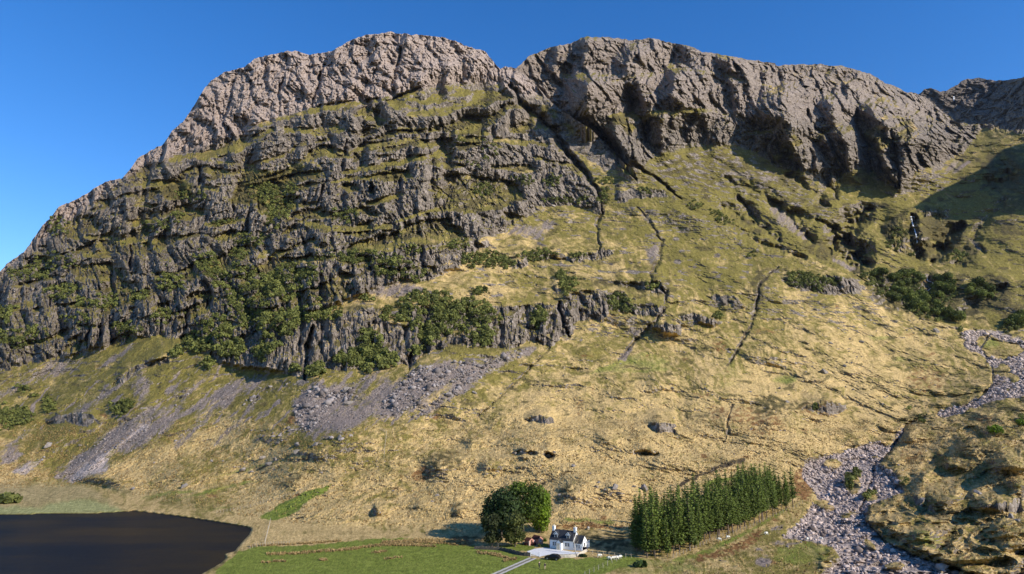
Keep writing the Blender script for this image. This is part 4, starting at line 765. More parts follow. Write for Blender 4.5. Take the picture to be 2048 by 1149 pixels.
# ---- loch
def water_material():
    m, t, b = mat('loch_water')
    co = N(t, 'ShaderNodeTexCoord').outputs['Object']
    d = noise(t, mapping(t, co, (0.010, 0.032, 1)), 1.0, 5, 0.65)
    t.links.new(ramp(t, d, [(0.40, (0.003, 0.006, 0.012)), (0.68, (0.030, 0.020, 0.009))]), b.inputs['Base Color'])
    b.inputs['Roughness'].default_value = 0.6; b.inputs['Specular IOR Level'].default_value = 0.05
    w1 = noise(t, mapping(t, co, (0.35, 0.9, 1)), 1.0, 5, 0.6)
    bn = N(t, 'ShaderNodeBump'); bn.inputs['Strength'].default_value = 1.0; bn.inputs['Distance'].default_value = 0.4
    t.links.new(w1, bn.inputs['Height'])
    gl = N(t, 'ShaderNodeBsdfGlossy'); gl.inputs['Roughness'].default_value = 0.18; t.links.new(bn.outputs[0], gl.inputs['Normal'])
    fr = N(t, 'ShaderNodeFresnel'); fr.inputs['IOR'].default_value = 1.33; t.links.new(bn.outputs[0], fr.inputs['Normal'])
    mx = N(t, 'ShaderNodeMixShader'); t.links.new(math_(t, 'MULTIPLY', fr.outputs[0], 0.22), mx.inputs[0]); t.links.new(b.outputs[0], mx.inputs[1]); t.links.new(gl.outputs[0], mx.inputs[2])
    out = [n for n in t.nodes if n.type == 'OUTPUT_MATERIAL'][0]; t.links.new(mx.outputs[0], out.inputs['Surface'])
    return m
me = bpy.data.meshes.new('loch'); me.from_pydata([(-900, 100, 0), (40, 100, 0), (40, 600, 0), (-900, 600, 0)], [], [(0, 1, 2, 3)]); me.update()
lo = bpy.data.objects.new('loch_water', me); COL.objects.link(lo); lo['kind'] = 'structure'; me.materials.append(water_material())
# ------------------------------------------------------------------ foliage
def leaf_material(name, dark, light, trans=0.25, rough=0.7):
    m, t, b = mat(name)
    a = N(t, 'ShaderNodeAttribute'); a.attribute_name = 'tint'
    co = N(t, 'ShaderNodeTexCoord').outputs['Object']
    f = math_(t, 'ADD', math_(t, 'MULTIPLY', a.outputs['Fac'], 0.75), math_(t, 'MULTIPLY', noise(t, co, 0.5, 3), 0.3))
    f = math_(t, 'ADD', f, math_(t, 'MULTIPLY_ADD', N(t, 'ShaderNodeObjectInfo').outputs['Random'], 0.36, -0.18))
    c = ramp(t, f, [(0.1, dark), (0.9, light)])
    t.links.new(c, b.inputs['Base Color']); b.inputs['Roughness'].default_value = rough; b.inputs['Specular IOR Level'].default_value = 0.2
    tr = N(t, 'ShaderNodeBsdfTranslucent'); t.links.new(c, tr.inputs['Color'])
    mx = N(t, 'ShaderNodeMixShader'); mx.inputs[0].default_value = trans
    out = [n for n in t.nodes if n.type == 'OUTPUT_MATERIAL'][0]
    t.links.new(b.outputs[0], mx.inputs[1]); t.links.new(tr.outputs[0], mx.inputs[2]); t.links.new(mx.outputs[0], out.inputs['Surface'])
    return m
def poly_object(name, V, F, mat_, tint=None, parent=None, kind=None, link=True):
    """faces of a fixed size in numpy; tint per vertex"""
    me = bpy.data.meshes.new(name); V = np.asarray(V, np.float32); F = np.asarray(F, np.int32); nf, k = F.shape
    me.vertices.add(len(V)); me.vertices.foreach_set('co', V.reshape(-1))
    me.loops.add(nf*k); me.loops.foreach_set('vertex_index', F.reshape(-1))
    me.polygons.add(nf); me.polygons.foreach_set('loop_start', np.arange(nf, dtype=np.int32)*k)
    me.update(calc_edges=True)
    if tint is not None:
        a = me.attributes.new('tint', 'FLOAT', 'POINT'); a.data.foreach_set('value', np.asarray(tint, np.float32))
    me.materials.append(mat_)
    o = bpy.data.objects.new(name, me)
    if link: COL.objects.link(o)
    if parent is not None: o.parent = parent
    if kind: o['kind'] = kind
    return o
def leaf_quads(C, Nrm, size, tint, squash=1.0):
    """one ragged leaf clump (a bent quad) per centre, lying roughly square to Nrm"""
    n = len(C); r = rng.normal(size=(n, 3)); Nn = Nrm/(np.linalg.norm(Nrm, axis=1, keepdims=True)+1e-6)
    Nn = Nn+rng.normal(size=(n, 3))*0.55; Nn /= np.linalg.norm(Nn, axis=1, keepdims=True)
    u = np.cross(Nn, r); u /= np.linalg.norm(u, axis=1, keepdims=True)+1e-6; v = np.cross(Nn, u)
    sz = (size*np.ones(n)*(0.6+0.8*rng.random(n)))[:, None]*0.5
    a = C-u*sz-v*sz*squash*rng.uniform(.5, 1.1, (n, 1)); b_ = C+u*sz*rng.uniform(.5, 1.1, (n, 1))-v*sz*squash; c = C+u*sz+v*sz*squash*rng.uniform(.5, 1.1, (n, 1)); d = C-u*sz*rng.uniform(.5, 1.1, (n, 1))+v*sz*squash
    V = np.stack([a, b_, c, d], 1).reshape(-1, 3); F = np.arange(n*4).reshape(n, 4); T = np.repeat(tint, 4)
    return V, F, T
def crown_pts(lobes, n):
    """centres spread through overlapping lobes, most of them near the outside"""
    w = np.array([l[3]*l[4]*l[5] for l in lobes])**0.67; w /= w.sum(); k = rng.choice(len(lobes), n, p=w)
    L = np.array(lobes)[k]; d = rng.normal(size=(n, 3)); d /= np.linalg.norm(d, axis=1, keepdims=True)
    rad = 1-0.55*rng.random(n)**2.2
    bump = 1+0.16*np.sin(d[:, 0]*7+k)*np.cos(d[:, 2]*6+k*2)
    C = L[:, :3]+d*L[:, 3:6]*(rad*bump)[:, None]
    return C, d, np.clip(0.5+0.22*rng.normal(size=n)+0.24*((k*7) % 5-2)/2, 0, 1)
def tube(pts, rads, seg=7):
    V, F = [], []
    for i, (p, r) in enumerate(zip(pts, rads)):
        p = Vector(p); d = (Vector(pts[min(i+1, len(pts)-1)])-Vector(pts[max(i-1, 0)])).normalized()
        x = d.orthogonal().normalized(); y = d.cross(x)
        for k in range(seg):
            a = 2*math.pi*k/seg; V.append(tuple(p+x*math.cos(a)*r+y*math.sin(a)*r))
    for i in range(len(pts)-1):
        for k in range(seg):
            F.append((i*seg+k, i*seg+(k+1) % seg, (i+1)*seg+(k+1) % seg, (i+1)*seg+k))
    return V, F
def join(parts):
    V, F = [], []
    for v, f in parts:
        o = len(V); V += list(v); F += [tuple(i+o for i in q) for q in f]
    return V, F
def mesh_obj(name, V, F, m, parent=None, smooth=False, link=True):
    me = bpy.data.meshes.new(name); me.from_pydata([tuple(v) for v in V], [], F); me.update()
    if smooth: me.polygons.foreach_set('use_smooth', [True]*len(me.polygons))
    for q in (m if isinstance(m, (list, tuple)) else [m]): me.materials.append(q)
    o = bpy.data.objects.new(name, me)
    if link: COL.objects.link(o)
    if parent is not None: o.parent = parent
    return o
BARK = simple_mat('bark', (0.10, 0.08, 0.06), 0.9, 0.4, 4, 0.5)
BARK_PALE = simple_mat('pale_bark', (0.42, 0.38, 0.33), 0.8, 0.3, 5, 0.3)
BARK_PINE = simple_mat('pine_bark', (0.13, 0.095, 0.07), 0.9, 0.4, 4, 0.5)
LEAF_SCRUB = leaf_material('scrub_leaves', (0.028, 0.036, 0.010), (0.215, 0.225, 0.055), 0.22)
LEAF_DARK = leaf_material('dark_leaves', (0.014, 0.026, 0.008), (0.065, 0.10, 0.024), 0.15)
LEAF_BRIGHT = leaf_material('fresh_leaves', (0.06, 0.10, 0.009), (0.24, 0.345, 0.03), 0.35)
LEAF_WILLOW = leaf_material('willow_leaves', (0.05, 0.06, 0.015), (0.19, 0.20, 0.052), 0.3)
LEAF_PINE = leaf_material('pine_needles', (0.016, 0.025, 0.007), (0.155, 0.20, 0.034), 0.22)

def add_trunk(parent, h, r, limbs, m=BARK, lean=(0, 0)):
    ps = [(0, 0, -0.4), (lean[0]*.2, lean[1]*.2, h*.3), (lean[0]*.6, lean[1]*.6, h*.65), (lean[0], lean[1], h)]
    parts = [tube(ps, [r*1.25, r, r*.7, r*.2])]
    for (z0_, dx, dy, dz, rr) in limbs:
        b0 = Vector((lean[0]*z0_/h, lean[1]*z0_/h, z0_)); e1 = b0+Vector((dx*.5, dy*.5, dz*.35)); e2 = b0+Vector((dx, dy, dz))
        parts.append(tube([tuple(b0), tuple(e1), tuple(e2)], [rr, rr*.7, rr*.2], 5))
    V, F = join(parts)
    return mesh_obj('trunk', V, F, m, parent, True)

def copy_thing(root, loc, rz=0, sc=1.0, label=None, group=None):
    r = root.copy(); COL.objects.link(r); r.location = loc; r.rotation_euler = (0, 0, rz)
    r.scale = (sc, sc, sc) if isinstance(sc, (int, float)) else sc
    if label: r['label'] = label
    if group: r['group'] = group
    for ch in root.children:
        c = ch.copy(); COL.objects.link(c); c.parent = r
        for g in ch.children:
            d = g.copy(); COL.objects.link(d); d.parent = c
    return r

# ------------------------------------------------------------------ scrub woodland clinging to the crags (nobody could count it)
scrub = blobs(zb(v5, 2.872, (100, 1090, 150, 55), (50, 950, 90, 50), (230, 690, 60, 70), (330, 650, 100, 50), (120, 720, 80, 40), (400, 800, 60, 30), (560, 880, 130, 40), (430, 980, 80, 40), (200, 1060, 90, 40), (330, 830, 80, 40), (600, 860, 70, 28), (980, 770, 90, 50), (930, 980, 60, 50), (1160, 640, 60, 60), (1250, 1040, 120, 80), (1380, 900, 80, 80), (900, 450, 100, 34), (1000, 400, 60, 34), (330, 450, 60, 60), (800, 850, 60, 36), (740, 1040, 80, 28), (1400, 1000, 60, 60), (1130, 1090, 60, 50), (1250, 430, 60, 16), (1100, 270, 100, 44))+
  zb(v6, 3.283, (520, 560, 80, 90), (480, 640, 60, 60), (420, 450, 100, 70), (340, 760, 110, 50), (260, 830, 60, 60), (60, 920, 60, 80), (290, 960, 90, 60), (640, 1000, 160, 80), (250, 1110, 80, 40), (520, 1090, 150, 60), (1000, 880, 250, 35), (1280, 960, 130, 70), (1400, 830, 90, 40), (1430, 990, 60, 40), (1890, 900, 160, 50), (950, 600, 90, 60), (200, 640, 100, 20), (1900, 180, 50, 80), (1870, 430, 60, 50), (600, 430, 60, 50), (150, 1030, 80, 60), (1700, 790, 90, 30), (1800, 270, 50, 30))+
  zb(v7, 3.283, (60, 110, 40, 30), (280, 150, 40, 50), (480, 370, 100, 30), (680, 370, 60, 40), (1010, 480, 40, 70), (700, 500, 120, 20), (860, 500, 60, 26), (1280, 440, 60, 26), (1620, 530, 60, 30), (1780, 610, 90, 34, 30), (1000, 370, 100, 20), (200, 430, 60, 40), (180, 900, 110, 50), (60, 790, 60, 30), (560, 870, 110, 30), (850, 870, 60, 24), (740, 1000, 40, 40), (790, 1060, 40, 50), (200, 1100, 60, 30)))
scrub = blobs(zb(z7, 2.873, (150, 220, 150, 90), (300, 170, 90, 60), (60, 340, 60, 60), (300, 385, 150, 36), (150, 430, 130, 60), (100, 540, 70, 60), (60, 600, 50, 50), (450, 370, 80, 44), (660, 290, 60, 20), (820, 380, 80, 50), (820, 110, 110, 70), (950, 150, 60, 40), (600, 40, 150, 26), (930, 330, 80, 80), (1040, 300, 90, 60), (1000, 460, 100, 100), (1150, 400, 120, 100), (1290, 400, 140, 110), (1330, 500, 80, 60), (690, 540, 70, 70), (650, 620, 90, 50), (780, 640, 70, 50), (560, 640, 80, 36), (380, 705, 46, 36), (670, 690, 50, 22), (950, 580, 46, 30), (1650, 400, 50, 60), (1330, 60, 120, 46), (1450, 90, 80, 26), (1100, 320, 60, 50), (1660, 30, 60, 26), (260, 690, 30, 26), (200, 480, 80, 30))+
  zb(z8, 2.873, (110, 400, 40, 60), (270, 210, 46, 56), (240, 160, 30, 30), (560, 300, 60, 50), (760, 210, 40, 26), (1140, 395, 32, 22), (1610, 180, 100, 44), (1700, 210, 40, 36), (330, 40, 60, 22), (130, 30, 80, 26), (620, 350, 50, 20), (1690, 910, 18, 20), (1330, 30, 30, 16))+
  zb(v8, 3.83, (800, 470, 130, 90), (900, 600, 110, 90), (1090, 520, 110, 110), (1390, 520, 110, 60), (1130, 700, 130, 50), (560, 430, 90, 50, 30), (640, 520, 70, 40), (100, 440, 110, 44), (250, 440, 80, 34), (760, 60, 80, 50), (1210, 240, 70, 50), (1000, 690, 60, 36), (1650, 760, 90, 44), (1600, 800, 60, 30), (720, 160, 60, 40), (880, 240, 50, 24), (1240, 830, 30, 24))+
  zb(z6, 2.873, (100, 960, 100, 56), (40, 1010, 40, 40), (280, 900, 40, 46), (690, 920, 60, 46), (700, 450, 70, 26), (1150, 540, 100, 60), (1330, 570, 90, 66), (1260, 450, 80, 60), (1010, 600, 40, 24), (130, 810, 50, 16), (20, 950, 40, 60), (740, 890, 40, 26), (190, 840, 30, 10), (1190, 670, 40, 24)), scrub)
scrub = np.maximum(scrub, blobs(zb(z3, 2.302, (350, 720, 22, 36), (380, 690, 20, 30), (600, 735, 26, 12), (440, 790, 24, 14), (620, 395, 12, 14), (690, 435, 20, 20), (185, 380, 16, 14), (1140, 450, 22, 22)))*.6)
thin = np.clip((faceb-topb)*sstep(-.1, .5, pn(RXX/48, RYY/22, 70))*sstep(330, 520, RYY)*0.22+face*sstep(420, 620, RYY)*0.30*(RXX < 640)*np.clip(.3+pn(RXX/40, RYY/16, 74)*1.4, 0, 1), 0, 1)
scrub = np.maximum(scrub, stroke([(x+8, y-10) for x, y in S1 if 1640 < x < 1770 and y > 440], 7)*.7)
dens = np.clip(blur(scrub, 2), 0, 1)
led_ = np.clip(.42+.9*(1-blur(cfrac, 2))+.5*pn(RXX/20, RYY/9, 72), .08, 1)
dens = np.where(dens > .15, dens*np.where((RXX < 1000) & (RYY < 700), led_, 1), 0)+thin*0.3*(1-cfrac*.8)
cand = rng.random(dens.shape)
pick = cand < dens*0.25
jy, jx = np.nonzero(pick)
tX = RX0+jx*STEP+rng.uniform(-1, 1, len(jx)); tY = RY0+jy*STEP+rng.uniform(-1, 1, len(jx))
okk = (tX > -150) & (tX < 2200) & (tY > 200); tX = tX[okk]; tY = tY[okk]
onA = tY > pl(S1, tX)+3
pos = np.where(onA[:, None], A.W(tX, tY), B.W(np.maximum(tX, 960), tY))
low_thin = samp(dens, tX, tY) < 0.13
rad = np.where(low_thin, rng.uniform(0.7, 1.5, len(tX)), rng.uniform(1.1, 2.7, len(tX)))*np.where(tY > 780, 0.62, 1.0)
NQ = 56
nT = len(tX); print('scrub trees', nT)
d = rng.normal(size=(nT, NQ, 3)); d[..., 2] = np.abs(d[..., 2])*1.0-0.25; d /= np.linalg.norm(d, axis=2, keepdims=True)
rr = (0.55+0.5*rng.random((nT, NQ)))*rad[:, None]
C = pos[:, None, :]+np.array([0, 0, .75])*rad[:, None, None]+d*rr[..., None]*np.array([1.0, 1.0, 1.15])
tint = np.clip(rng.random((nT, 1))*0.75+samp(0.5+0.5*pn(RXX/70, RYY/50, 71), tX, tY)[:, None]*0.35-0.12+rng.normal(size=(nT, NQ))*0.1, 0, 1)
V, F, T = leaf_quads(C.reshape(-1, 3), d.reshape(-1, 3), np.repeat(rad*0.46, NQ), tint.reshape(-1))
poly_object('scrub_woodland', V, F, LEAF_SCRUB, T, kind='stuff')

# ------------------------------------------------------------------ birches of the glen: things of their own
def broadleaf(name, mat_, H, R, n=520, size=0.9, seed=0, trunkm=BARK):
    root = empty(name, (0, 0, 0))
    lobes = [(0, 0, H*.62, R, R, H*.36)]
    for k in range(5):
        a = k*1.26+seed; lobes.append((math.cos(a)*R*.55, math.sin(a)*R*.55, H*(.48+.07*((k*3+seed) % 4)), R*.6, R*.6, H*.26))
    C_, d_, t_ = crown_pts(lobes, n); V_, F_, T_ = leaf_quads(C_, d_, size, t_)
    poly_object('crown', V_, F_, mat_, T_, root)
    add_trunk(root, H*.7, H*.022, [(H*.25, R*.5, .2*R, H*.3, H*.012), (H*.3, -R*.45, R*.3, H*.28, H*.012), (H*.35, .1*R, -R*.5, H*.25, H*.01)], trunkm)
    return root
glen_v = [broadleaf('birch_tree', leaf_material('birch_leaves', (0.035, 0.046, 0.010), (0.23, 0.265, 0.052), 0.3), 12.5, 5.4, 950, 1.1, k) for k in range(4)]
GLEN = [(600, 365), (640, 385), (570, 400), (720, 430), (760, 415), (800, 400), (850, 385), (900, 400), (930, 430), (880, 450), (820, 460), (770, 480), (730, 500), (790, 530), (840, 540), (880, 560), (850, 600), (900, 610), (940, 630), (960, 670), (890, 650), (830, 590), (1050, 420), (1090, 440), (1130, 430), (1160, 470), (1110, 500), (1060, 500), (1150, 520), (1030, 560), (1070, 560), (1050, 610), (1070, 660), (1040, 690), (1110, 700), (1160, 720), (1220, 740), (1320, 480), (1370, 470), (1420, 480), (1460, 510), (1340, 540), (1400, 560), (1460, 560), (1300, 520), (1640, 740), (1690, 770), (1610, 770), (1700, 720), (940, 560), (960, 600), (700, 560), (740, 590)]
first = [True]*4
for i, (gx, gy) in enumerate(GLEN):
    px, py = v8((gx, gy+18))[0]
    p = A.W(px, py)[0] if py > pl(S1, px)+2 else B.W(px, py)[0]
    k = i % 4; sc = random.uniform(.75, 1.25)
    if first[k]:
        r_ = glen_v[k]; first[k] = False; r_.location = tuple(p); r_.scale = (sc,)*3
        tag(r_, cat='tree')
    else: r_ = copy_thing(glen_v[k], tuple(p), random.uniform(0, 6.3), sc)
    r_['group'] = 'birches in the glen'; r_['category'] = 'tree'
    r_['label'] = 'small green birch in the dense wood of the shaded glen'
# lone green trees on the near ground
for (zx, zy, H_, lab) in ((1025, 500, 6.5, 'rounded bright green tree alone on the grassy bank right of the stream'), (1140, 455, 4.5, 'small green tree at the picture edge above the lone round tree'),
                          (352, 760, 7.5, 'thin half-bare tree standing on the gravel of the stream bed')):
    px, py = z3((zx, zy+16))[0]; p = A.W(px, py)[0]
    t_ = broadleaf('broadleaf_tree', LEAF_BRIGHT if zx > 500 else LEAF_WILLOW, H_, H_*(.52 if zx > 500 else .24), 520 if zx > 500 else 240, H_*.11, zx % 5); t_.location = tuple(p)
    tag(t_, lab, 'tree')

# ------------------------------------------------------------------ pines of the plantation
def pine(seed, H, bare):
    r_ = random.Random(seed); root = empty('pine_tree', (0, 0, 0))
    Cs, Ds, Ss, Ts = [], [], [], []
    z = H*bare
    while z < H*0.985:
        f = (z-H*bare)/(H*(1-bare)); R = (0.28+2.6*(1-f)**0.9)*r_.uniform(.55, 1.25)*min(1, .55+f*2.2)
        nb = max(4, int(9*(1-f)+4))
        for k in range(nb):
            a = 2*math.pi*k/nb+r_.uniform(-.5, .5); L_ = R*r_.uniform(.6, 1.2); m_ = max(2, int(L_/0.24))
            for q in range(m_):
                u = (q+.7)/m_; rr_ = L_*u
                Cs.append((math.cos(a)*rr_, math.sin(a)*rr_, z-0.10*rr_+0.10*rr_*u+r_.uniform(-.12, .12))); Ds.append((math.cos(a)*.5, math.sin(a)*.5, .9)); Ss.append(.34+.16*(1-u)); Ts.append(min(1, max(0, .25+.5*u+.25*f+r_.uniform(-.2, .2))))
        z += H*0.031*r_.uniform(.8, 1.25)
    Cs.append((0, 0, H)); Ds.append((1, 0, 0)); Ss.append(.5); Ts.append(.8)
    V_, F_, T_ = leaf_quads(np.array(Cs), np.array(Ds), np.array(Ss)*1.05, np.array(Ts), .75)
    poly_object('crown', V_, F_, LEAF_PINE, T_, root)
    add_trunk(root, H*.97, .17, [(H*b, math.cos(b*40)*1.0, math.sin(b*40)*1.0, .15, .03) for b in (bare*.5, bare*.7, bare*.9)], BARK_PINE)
    return root
PV = [pine(11+k, H_, b_) for k, (H_, b_) in enumerate(((15.5, .10), (16.5, .16), (15.0, .22), (17.0, .13), (14.5, .3), (16.0, .36)))]
used = [False]*6
front = z2((330, 885), (440, 890), (560, 868), (680, 832), (760, 808), (860, 760), (950, 715), (1050, 688), (1150, 650), (1240, 612), (1330, 572), (1420, 525), (1500, 492), (1590, 458))
fp = A.W([a[0] for a in front], [a[1] for a in front]); seg = np.r_[0, np.cumsum(np.linalg.norm(np.diff(fp[:, :2], axis=0), axis=1))]
LEN = seg[-1]; print('plantation length', LEN, fp[0], fp[-1])
# which pine of the shelter belt is which: told by its place along the belt
pines = []
def ground_z(x, y):
    """height of the near hill under a point in plan"""
    px_ = 1024+FPX*x/y*1.0; Y_ = np.linspace(760, 1200, 150); W_ = A.W(np.full(150, px_), Y_)
    for _ in range(2):
        rr_ = np.hypot(W_[:, 0], W_[:, 1]); k_ = np.argmin(abs(rr_-math.hypot(x, y)))
        az = math.atan2(W_[k_, 0], W_[k_, 1]); px_ += (math.atan2(x, y)-az)*FPX*1.1; W_ = A.W(np.full(150, px_), Y_)
    rr_ = np.hypot(W_[:, 0], W_[:, 1]); return float(np.interp(math.hypot(x, y), np.sort(rr_), W_[np.argsort(rr_), 2]))
row_n = 5
for row in range(row_n):
    s_ = 1.0+random.uniform(0, 2)
    while s_ < LEN-0.5:
        x = np.interp(s_, seg, fp[:, 0]); y = np.interp(s_, seg, fp[:, 1]); dx = np.interp(s_+1, seg, fp[:, 0])-np.interp(s_-1, seg, fp[:, 0]); dy = np.interp(s_+1, seg, fp[:, 1])-np.interp(s_-1, seg, fp[:, 1])
        q = math.hypot(dx, dy)+1e-6; nx, ny = -dy/q, dx/q
        off = row*3.6+random.uniform(-.8, .8)
        x_ = x+nx*off+random.uniform(-.6, .6); y_ = y+ny*off
        f = s_/LEN; k = random.choice((4, 5, 2) if f > .62 else ((0, 1, 3, 2) if f < .45 else (1, 2, 3, 4)))
        pines.append((x_, y_, k, random.choice((.58, .74, .84, .93, 1.0, 1.04, 1.1))*random.uniform(.95, 1.05)*(1.0 if f < .8 else .95), f, row)); s_ += random.uniform(2.9, 4.2)
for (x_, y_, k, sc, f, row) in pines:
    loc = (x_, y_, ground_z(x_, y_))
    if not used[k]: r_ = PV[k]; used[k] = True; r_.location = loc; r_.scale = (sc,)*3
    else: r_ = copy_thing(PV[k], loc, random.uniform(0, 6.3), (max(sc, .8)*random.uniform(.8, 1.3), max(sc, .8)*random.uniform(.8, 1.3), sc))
    r_['category'] = 'tree'
    end = 'cottage end' if f < .33 else ('middle' if f < .66 else 'stream end')
    r_['group'] = ('front pines' if row == 0 else 'inner pines')+' of the shelter belt, '+end
    r_['label'] = ('tall dark green pine in the front row of the shelter belt, '+end) if row == 0 else ('dark green pine packed inside the shelter belt behind its front row, '+end)
print('pines', len(pines))

# ------------------------------------------------------------------ the trees beside the cottage
def placed_tree(px, py, top, xl, xr, mat_, lab, n, size, nl=9, seed=1, zlow=.18):
    p = A.W(px, py)[0]; rng_ = np.linalg.norm(p-np.array([0, 0, CAM_H])); m_px = rng_/FPX/math.cos(math.radians(20))*1.0
    H = (py-top)*rng_/FPX*1.02; R = (xr-xl)/2*rng_/FPX*1.14; cx = ((xl+xr)/2-px)*rng_/FPX
    root = empty('broadleaf_tree', tuple(p)); r_ = random.Random(seed); lobes = [(cx, 0, H*.55, R*.72, R*.72, H*.36)]
    for k in range(nl*2):
        a = k*2.4+seed; q = .35+.65*r_.random(); zz = H*(zlow+.14+(.86-zlow-.2)*r_.random()); lim = math.sqrt(max(.1, 1-((zz/H-.52)/.52)**2))
        lobes.append((cx+math.cos(a)*R*.62*q*lim, math.sin(a)*R*.62*q*lim, zz, R*.33, R*.33, H*.11))
    C_, d_, t_ = crown_pts(lobes, n); C_[:, 2] = np.maximum(C_[:, 2], H*.05); V_, F_, T_ = leaf_quads(C_, d_, size, t_)
    poly_object('crown', V_, F_, mat_, T_, root)
    add_trunk(root, H*.8, H*.02, [(H*(.2+.08*k), math.cos(k*2.1)*R*.6, math.sin(k*2.1)*R*.6, H*.3, H*.009) for k in range(5)])
    return tag(root, lab, 'tree')
placed_tree(1003, 1081, 978, 959, 1046, LEAF_DARK, 'broad dark green tree, left-hand back tree of the clump beside the cottage', 6460, 0.54, 12, 1)
placed_tree(1046, 1074, 967, 1008, 1090, leaf_material('mid_leaves', (0.03, 0.05, 0.008), (0.18, 0.25, 0.03), .3), 'tallest mid green tree at the centre back of the clump beside the cottage', 5440, 0.52, 11, 2)
placed_tree(1079, 1066, 978, 1056, 1106, LEAF_BRIGHT, 'bright fresh green tree on the cottage side of the clump', 4420, 0.49, 11, 3, -.06)
placed_tree(1030, 1094, 1025, 1000, 1056, LEAF_WILLOW, 'olive green willow standing before the taller trees by the sheds', 4080, 0.45, 10, 4, .0)
placed_tree(984, 1094, 1030, 962, 1006, leaf_material('thorn_leaves', (0.02, 0.027, 0.009), (0.075, 0.085, 0.026), .15), 'dull dark green tree at the front left corner of the clump', 2890, 0.43, 8, 5, .0)
# the bare birch by the garden wall
p = A.W(1152.2, 1108.6)[0]; root = empty('bare_birch', tuple(p)); tag(root, 'leafless birch with a white trunk before the cottage wall', 'tree')
parts = [tube([(0, 0, -.2), (-.25, 0, 1.4), (-.55, .1, 3.2)], [.16, .13, .11], 6), tube([(-.55, .1, 3.2), (-.1, .1, 4.4), (.75, .2, 6.0)], [.10, .075, .03], 5), tube([(-.55, .1, 3.2), (-.8, 0, 4.4), (-.7, .1, 5.6)], [.08, .05, .02], 5), tube([(-.3, .05, 2.2), (.4, 0, 3.3), (.9, .1, 4.1)], [.06, .04, .015], 5)]
V, F = join(parts); mesh_obj('trunk', V, F, BARK_PALE, root, True)
tw = []
for k in range(70):
    a = random.uniform(0, 6.28); b0 = Vector((random.uniform(-.7, .6), random.uniform(-.3, .3), random.uniform(2.8, 5.4))); e_ = b0+Vector((math.cos(a)*.8, math.sin(a)*.8, random.uniform(.2, .8)))
    tw.append(tube([tuple(b0), tuple(e_)], [.018, .006], 3))
V, F = join(tw); mesh_obj('twigs', V, F, simple_mat('twig_bark', (.22, .17, .10), .9), root)
# ------------------------------------------------------------------ cottage, garden and field
WHITE = simple_mat('white_harling', (0.78, 0.78, 0.76), 0.9, 0.05, 8, 0.3)
TRIM = simple_mat('white_trim_paint', (0.8, 0.8, 0.78), 0.5, 0.03)
SLATE = simple_mat('slate', (0.030, 0.032, 0.036), 0.55, 0.35, 9, 0.4)
GLASS = simple_mat('window_glass', (0.012, 0.014, 0.018), 0.08, 0.2)
CREAM = simple_mat('cream_paint', (0.62, 0.52, 0.36), 0.6, 0.08)
PINK = simple_mat('faded_pink_boards', (0.47, 0.23, 0.17), 0.8, 0.12, 5, 0.2)
REDROOF = simple_mat('dark_red_roofing', (0.085, 0.03, 0.025), 0.7, 0.25, 6)
WOOD = simple_mat('weathered_wood', (0.36, 0.31, 0.24), 0.9, 0.3, 7)
WIRE = simple_mat('galvanised_wire', (0.30, 0.30, 0.30), 0.5, 0.1, 3, 0, .6)
STONE = simple_mat('dry_stone', (0.075, 0.065, 0.052), 0.95, 0.5, 2.2, 0.8)
PALESTONE = simple_mat('pale_garden_stone', (0.46, 0.41, 0.33), 0.95, 0.35, 3, 0.7)
def box(x0, x1, y0, y1, z0, z1):
    V = [(x0, y0, z0), (x1, y0, z0), (x1, y1, z0), (x0, y1, z0), (x0, y0, z1), (x1, y0, z1), (x1, y1, z1), (x0, y1, z1)]
    return V, [(0, 3, 2, 1), (4, 5, 6, 7), (0, 1, 5, 4), (1, 2, 6, 5), (2, 3, 7, 6), (3, 0, 4, 7)]
def gable_body(x0, x1, y0, y1, z0, ze, zr_):
    """walls with gables at both ends of x"""
    ym = (y0+y1)/2
    V = [(x0, y0, z0), (x1, y0, z0), (x1, y1, z0), (x0, y1, z0), (x0, y0, ze), (x1, y0, ze), (x1, y1, ze), (x0, y1, ze), (x0, ym, zr_), (x1, ym, zr_)]
    return V, [(0, 3, 2, 1), (0, 1, 5, 4), (2, 3, 7, 6), (1, 2, 6, 9, 5), (3, 0, 4, 8, 7), (4, 5, 9, 8), (6, 7, 8, 9)]
def roof_slabs(x0, x1, y0, y1, ze, zr_, th=.12, ov=.22, ovx=.1):
    ym = (y0+y1)/2; k = (zr_-ze)/(ym-y0); out = []
    for sgn, ye in ((-1, y0), (1, y1)):
        yo = ye+sgn*ov; zo = ze-ov*k
        V = [(x0-ovx, yo, zo+.02), (x1+ovx, yo, zo+.02), (x1+ovx, ym, zr_+.02), (x0-ovx, ym, zr_+.02)]; V += [(a, b, c+th) for a, b, c in V]
        F = [(0, 1, 2, 3), (4, 7, 6, 5), (0, 4, 5, 1), (1, 5, 6, 2), (2, 6, 7, 3), (3, 7, 4, 0)]
        out.append((V, F if sgn < 0 else [tuple(reversed(f)) for f in F]))
    return join(out)
def rot_parts(vf, f):
    V, F = vf; return [f(v) for v in V], F
HA = A.W(1099.5, 1096.5)[0]; HB = A.W(1163, 1103)[0]; HCn = A.W(1183, 1092)[0]
ux = (HB-HA); ux[2] = 0; HL = float(np.linalg.norm(ux)); ux /= HL; HROT = math.atan2(ux[1], ux[0]); hz = 0.62
print('house length', HL, 'rot', math.degrees(HROT), 'gable', np.linalg.norm((HCn-HB)[:2]))
HS = HL/10.6                                                       # proportions below are for a 10.6 m front
house = empty('cottage', (HA[0], HA[1], hz), HROT, 'white cottage with dark slate roof, two dormers and two chimneys', 'house'); house.scale = (HS, HS, HS)
